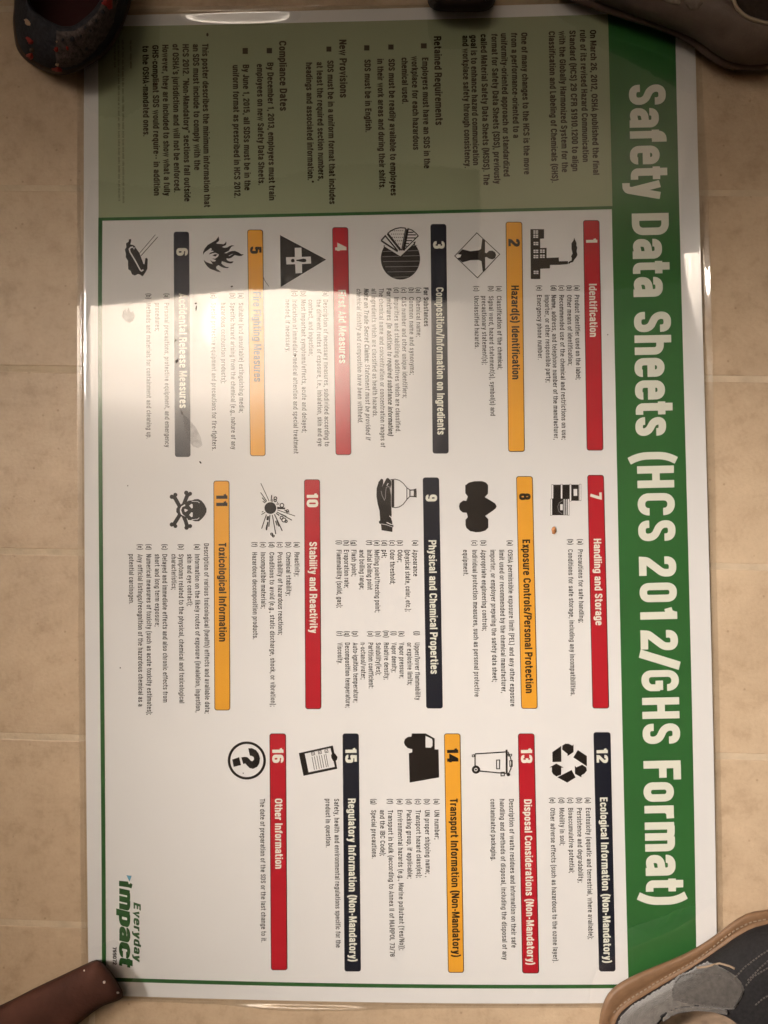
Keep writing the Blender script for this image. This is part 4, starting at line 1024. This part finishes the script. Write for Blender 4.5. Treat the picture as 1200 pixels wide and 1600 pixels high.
# --- bottom right: grey suede and black sneaker with a tan rubber sole
o1 = cr([(1200,1421),(1170,1426),(1145,1440),(1120,1459),(1090,1479),(1060,1494.5),(1020,1511),(990,1524),(968,1536),(951,1551),(941,1572),(936,1600),(938,1640),(955,1690),(1000,1735),(1070,1762),(1170,1758),(1290,1725),(1400,1650),(1440,1560),(1410,1470),(1330,1420),(1255,1410)])
i1 = cr([(1200,1443),(1175,1450),(1150,1464),(1130,1478),(1110,1492),(1080,1512),(1040,1536),(1010,1554),(985,1570),(968,1585),(960,1605),(960,1640),(975,1680),(1010,1712),(1075,1738),(1165,1735),(1275,1705),(1378,1638),(1415,1560),(1388,1485),(1320,1440),(1255,1430)])
op1 = cr([(1022,1612),(1035,1590),(1060,1579),(1090,1576),(1120,1581),(1145,1592),(1162,1610),(1170,1640),(1165,1670),(1140,1690),(1095,1696),(1050,1685),(1026,1655)])
c1 = (1100, 1630)
O1, I1, P1 = (radial(o1, c1, N), radial(i1, c1, N), radial(op1, c1, N))
ce = unproj([1150], [1600], 0)[0]
s1 = thing('sneaker', 'grey suede and black sneaker with tan rubber sole on the lower right poster corner', 'shoe', (ce[0], ce[1], 0), 'shoes holding down the poster corners')
loft('sole', [ringz(O1, .003), ringz(O1, .012), ringz(O1, .020), ringz(lerp(O1, I1, .10), .0238), ringz(lerp(O1, I1, .25), .0250), ringz(lerp(O1, I1, .6), .0247), ringz(lerp(O1, I1, .74), .0235), ringz(lerp(O1, I1, .86), .0245), ringz(I1, .0255), ringz(lerp(I1, P1, .1), .024)], GUM, s1, cap_bot=True)
up = loft('upper', [ringz(lerp(O1, I1, .97), .023), ringz(lerp(I1, P1, .03), .030), ringz(lerp(I1, P1, .12), .040), ringz(lerp(I1, P1, .3), .052), ringz(lerp(I1, P1, .55), .061), ringz(lerp(I1, P1, .8), .067), ringz(lerp(I1, P1, .93), .070), ringz(P1, .069), ringz(lerp(P1, np.tile(np.array(c1), (N,1)), .04), .062), ringz(lerp(P1, np.tile(np.array(c1), (N,1)), .03), .040)], MESHB, s1)
loft('insole', [ringz(lerp(P1, np.tile(np.array(c1), (N,1)), -.05), .041), ringz(lerp(P1, np.tile(np.array(c1), (N,1)), .3), .038), ringz(lerp(P1, np.tile(np.array(c1), (N,1)), .8), .0365)], INSOLE, s1, cap_top=True)
S1 = Surf([up])
S1.patch('heel_panel', [(964,1601),(972,1586),(988,1571),(1012,1556),(1040,1539),(1068,1522),(1090,1509),(1105,1502),(1118,1506),(1135,1515),(1150,1524),(1160,1536),(1164,1546),(1158,1562),(1148,1578),(1130,1578),(1105,1574.5),(1085,1574),(1060,1577),(1036,1588),(1024,1604),(1015,1640),(985,1660),(966,1630)], .0012, SUEDE, s1)
S1b = Surf([up, [o for o in s1.children if o.name.startswith('heel_panel')][0]])
S1b.patch('suede_patch', [(1053,1531),(1062,1522),(1078,1518),(1095,1510),(1112,1506),(1132,1513),(1150,1527),(1163,1545),(1157,1562),(1146,1578),(1110,1573),(1075,1569),(1050,1563),(1049,1547)], .0014, SUEDE2, s1)
S1c = Surf([up]+[o for o in s1.children if o.name.split('.')[0] in ('heel_panel', 'suede_patch')])
for pts in ([(1056,1536),(1064,1526),(1080,1522),(1098,1524),(1120,1524),(1140,1528),(1154,1542)], [(1052,1545),(1052,1560),(1075,1566),(1110,1570),(1143,1574)]): stitches(S1c, pts, THREADG, s1, r=.0005)
for pts in ([(1146,1530),(1165,1510),(1185,1495),(1205,1482)], [(1165,1540),(1178,1525),(1200,1512)], [(1180,1570),(1192,1560),(1206,1552)], [(1168,1532),(1188,1512),(1206,1496)]): stitches(S1c, pts, THREADG, s1, r=.0006)
tube(S1c.line([(1090,1513),(1103,1512),(1113,1509),(1125,1506),(1140,1510),(1148,1514)], .0006), .0009, THREAD, 'panel_edge', s1)
tube(S1c.line([(1034,1592),(1046,1583),(1060,1577.5),(1085,1574.5),(1110,1576),(1135,1581)], .0008), .0019, SUEDE, 'collar_piping', s1)
Ss = Surf([o for o in s1.children if o.name.split('.')[0] == 'sole'])
stitches(Ss, [(958,1582),(968,1572),(985,1560),(1010,1545),(1038,1527),(1062,1514),(1088,1499),(1108,1484),(1128,1468),(1150,1452),(1172,1441),(1199,1435)], THREAD, s1, r=.0006, length=4.5, gap=3, off=.0003)

# --- top left: dark trainer with red marks, heel towards us
o2 = cr([(22,0),(20,30),(22,55),(26,75),(38,92),(60,107),(82,116),(102,117),(125,110),(147,98),(168,82),(184,58),(197,28),(207,-10),(215,-100),(205,-220),(170,-320),(110,-350),(60,-320),(30,-200),(20,-80)])
op2 = cr([(42,0),(52,20),(70,34),(88,43),(97,46),(115,45),(133,33),(152,14),(165,-15),(165,-80),(135,-130),(95,-140),(58,-115),(40,-50)])
c2 = (105, -40)
O2, P2 = radial(o2, c2, N), radial(op2, c2, N); C2 = np.tile(np.array(c2), (N,1))
DMESH = mat('dark_fabric', (.030, .030, .036), .8, .2, (300, .35), (900, .0006)); GMESH = mat('grey_mesh', (.085, .066, .062), .85, .2, (260, .5), (700, .0008))
REDM = mat('red_trim', (.26, .022, .018), .6, .3); TANM = mat('tan_trim', (.42, .28, .19), .6, .3); BSOLE = mat('brown_rubber', (.075, .050, .034), .6, .3, (80, .2), (500, .0003))
ce = unproj([105], [60], 0)[0]
s2 = thing('trainer', 'dark trainer with red marks and an open heel on the upper left poster corner', 'shoe', (ce[0], ce[1], 0), 'shoes holding down the poster corners')
loft('sole', [ringz(O2, .003), ringz(O2, .012), ringz(lerp(O2, P2, .03), .020), ringz(lerp(O2, P2, .12), .024), ringz(lerp(O2, P2, .3), .023)], BSOLE, s2, cap_bot=True)
up2 = loft('upper', [ringz(lerp(O2, P2, .10), .022), ringz(lerp(O2, P2, .14), .034), ringz(lerp(O2, P2, .30), .050), ringz(lerp(O2, P2, .6), .062), ringz(lerp(O2, P2, .85), .070), ringz(P2, .072), ringz(lerp(P2, C2, .06), .062), ringz(lerp(P2, C2, .05), .035)], DMESH, s2)
loft('insole', [ringz(lerp(P2, C2, -.06), .036), ringz(lerp(P2, C2, .5), .032)], mat('dark_red_insole', (.035, .012, .012), .9, .1), s2, cap_top=True)
S2 = Surf([up2])
S2.patch('mesh_panel', [(88,47),(98,48),(116,47),(134,36),(152,18),(165,-10),(186,-5),(178,35),(165,62),(146,82),(128,98),(104,107),(88,105),(85,85),(86,65)], .0012, GMESH, s2)
S2b = Surf([up2]+[o for o in s2.children if o.name.split('.')[0] == 'mesh_panel'])
for p, m in (([(37,26),(45,31),(50,38),(47,41),(42,40)], TANM),([(38,55),(46,58),(53,64),(51,71),(46,69)], REDM),([(41,84),(50,82),(53,89),(50,98),(43,93)], REDM),([(45,73),(53,75),(55,83),(48,81)], BSOLE),
             ([(84,74),(90,71),(92,80),(87,83)], REDM),([(103,72),(108,72),(107,79),(103,79)], REDM),([(158,-6),(174,-8),(175,13),(170,17),(166,10),(159,7)], REDM),([(75,107),(90,104),(100,108),(92,113),(80,112)], REDM),
             ([(86,62),(90,63),(91,68),(87,68)], TANM),([(86,98),(93,99),(92,103),(87,102)], TANM)):
    S2b.patch('trim_mark', p, .0018, m, s2, step=2)
for x, y, r in ((98,62,3),(113,61,4),(133,43,3),(150,32,3),(160,18,3.4),(141,48,2.4),(126,56,2.6),(135,76,3)):
    S2b.patch('mesh_hole', [(x+r*math.cos(a*math.pi/4), y+r*1.2*math.sin(a*math.pi/4)) for a in range(8)], .0017, DMESH, s2, step=2)

# --- top right: brown grey moulded shoe with pale collar edge
o3 = cr([(866,-60),(872,-14),(886,0),(905,7),(930,15.5),(965,27),(1000,38),(1030,48),(1060,60),(1085,75),(1105,91),(1130,105),(1160,111),(1190,110),(1220,100),(1262,70),(1292,0),(1280,-120),(1200,-220),(1050,-260),(920,-210),(872,-120)])
op3 = cr([(1147,-8),(1149,8),(1158,20),(1170,28),(1185,33),(1203,36),(1235,28),(1252,-25),(1225,-95),(1180,-105),(1152,-60)])
c3 = (1195, -35)
O3 = radial(o3, (1110,-70), N)
# collar ring aligned by even steps
Pq = radial(op3, c3, N)
# match opening points to outline directions
angO = np.arctan2(O3[:,1]+70, O3[:,0]-1110); P3 = np.array([radial(op3, c3, 720)[int(round((a % (2*math.pi))/(2*math.pi)*720)) % 720] for a in angO])
C3 = np.tile(np.array(c3), (N,1))
TAUPE = mat('taupe_leather', (.135, .098, .078), .6, .35, (70, .14), (600, .0003)); PALE = mat('pale_piping', (.30, .235, .165), .6, .3); TSOLE = mat('taupe_rubber', (.105, .068, .050), .55, .35, (90, .12))
ce = unproj([1100], [20], 0)[0]
s3 = thing('slip_on_shoe', 'taupe slip-on shoe with pale collar edge on the upper right poster corner', 'shoe', (ce[0], ce[1], 0), 'shoes holding down the poster corners')
loft('sole', [ringz(O3, .003), ringz(O3, .010), ringz(O3, .016), ringz(lerp(O3, P3, .05), .020), ringz(lerp(O3, P3, .14), .021), ringz(lerp(O3, P3, .25), .019)], TSOLE, s3, cap_bot=True)
up3 = loft('upper', [ringz(lerp(O3, P3, .12), .0195), ringz(lerp(O3, P3, .17), .030), ringz(lerp(O3, P3, .33), .042), ringz(lerp(O3, P3, .6), .054), ringz(lerp(O3, P3, .88), .062), ringz(P3, .063), ringz(lerp(P3, C3, .06), .055), ringz(lerp(P3, C3, .05), .030)], TAUPE, s3)
loft('insole', [ringz(lerp(P3, C3, -.05), .031), ringz(lerp(P3, C3, .5), .028)], LINING, s3, cap_top=True)
S3 = Surf([up3])
tube(unproj(P3[:,0], P3[:,1], .0635).tolist()+[unproj([P3[0,0]], [P3[0,1]], .0635)[0]], .0016, PALE, 'collar_piping', s3)
S3.patch('strap', [(1066,-12),(1094,-14),(1100,4),(1092,14),(1080,17),(1070,8)], .0022, mat('taupe_strap', (.16,.125,.10), .7, .3, (200,.3)), s3)
S3.patch('strap_loop', [(1026,-12),(1064,-12),(1064,8),(1050,7),(1030,-2)], .0018, mat('grey_webbing', (.26,.21,.165), .7, .3, (200,.2)), s3)

# --- bottom left: reddish brown shoe end
BROWN = mat('red_brown_leather', (.075, .029, .019), .75, .2, (24, .35), (260, .0006)); BROWN2 = mat('brown_edge', (.05, .022, .013), .6, .3, (40, .2))
t4 = [(151,1499.5),(163,1507),(176,1522),(188,1542),(193,1556),(186,1563),(157,1574),(122,1600),(60,1648),(-60,1735),(-210,1830),(-300,1850),(-345,1810),(-330,1745),(-240,1680),(-120,1625),(0,1571),(52,1545),(93,1525.5),(130,1508)]
o4 = cr(t4, 8)
c4 = (40, 1595)
def ring_in(p, c, d):
    """shrink a closed outline by about d pixels along its normals"""
    n = len(p); out = []
    for i in range(n):
        t = p[(i+1) % n]-p[i-1]; t = t/np.hypot(*t); nn = np.array([-t[1], t[0]])
        q = p[i]+nn*d; q2 = p[i]-nn*d
        out.append(q if np.hypot(*(q-np.array(c))) < np.hypot(*(q2-np.array(c))) else q2)
    return np.array(out)
O4 = resample(o4, 160)
ce = unproj([60], [1580], 0)[0]
s4 = thing('leather_shoe', 'plain dark reddish brown shoe tip on the lower left poster corner', 'shoe', (ce[0], ce[1], 0), 'shoes holding down the poster corners')
ax0, ax1 = np.array([140.,1542.]), np.array([-290.,1795.])
axd = (ax1-ax0)/np.hypot(*(ax1-ax0))
SP4 = np.array([ax0+axd*np.clip((p-ax0)@axd, 0, np.hypot(*(ax1-ax0))) for p in O4])
loft('sole', [ringz(O4, .002), ringz(O4, .007), ringz(lerp(O4, SP4, .05), .008)], BROWN2, s4, cap_bot=True)
up4 = loft('upper', [ringz(lerp(O4, SP4, .04), .0075), ringz(lerp(O4, SP4, .03), .016), ringz(lerp(O4, SP4, .08), .022), ringz(lerp(O4, SP4, .2), .0262), ringz(lerp(O4, SP4, .4), .0285), ringz(lerp(O4, SP4, .7), .030), ringz(lerp(O4, SP4, .98), .0305)], BROWN, s4, cap_top=True)
S4 = Surf([up4])
WSP = mat('pale_speck', (.5, .42, .36), .5, .4)
for x, y, r in ((131.5,1516,2.2),(163,1534.5,2.6),(184,1551,2.4)):  # small pale spots set on the upper
    S4.patch('pale_spot', [(x+r*math.cos(a*math.pi/4), y+r*1.2*math.sin(a*math.pi/4)) for a in range(8)], .0008, WSP, s4, step=1.5)

# --- top edge: dark shoe tip between the two upper shoes
t5 = cr([(668,-30),(668,0),(671,10),(680,16),(700,18.5),(730,19),(755,18),(768,12),(774,0),(776,-40),(780,-150),(760,-260),(722,-300),(684,-260),(664,-150)])
O5 = resample(t5, 90); c5 = (722, -60)
ce = unproj([722], [5], 0)[0]
s5 = thing('dark_shoe', 'dark brown shoe tip at the top edge of the picture behind the poster', 'shoe', (ce[0], ce[1], 0))
m5 = mat('very_dark_leather', (.020, .011, .008), .6, .3, (60, .2))
loft('sole', [ringz(O5, .001), ringz(O5, .008), ringz(ring_in(O5, c5, 2), .010)], m5, s5, cap_bot=True)
loft('upper', [ringz(ring_in(O5, c5, 1), .0095), ringz(ring_in(O5, c5, 1), .018), ringz(ring_in(O5, c5, 4), .028), ringz(ring_in(O5, c5, 12), .036), ringz(ring_in(O5, c5, 26), .040)], m5, s5, cap_top=True)
print('verts', sum(len(o.data.vertices) for o in bpy.data.objects if o.type == 'MESH'))
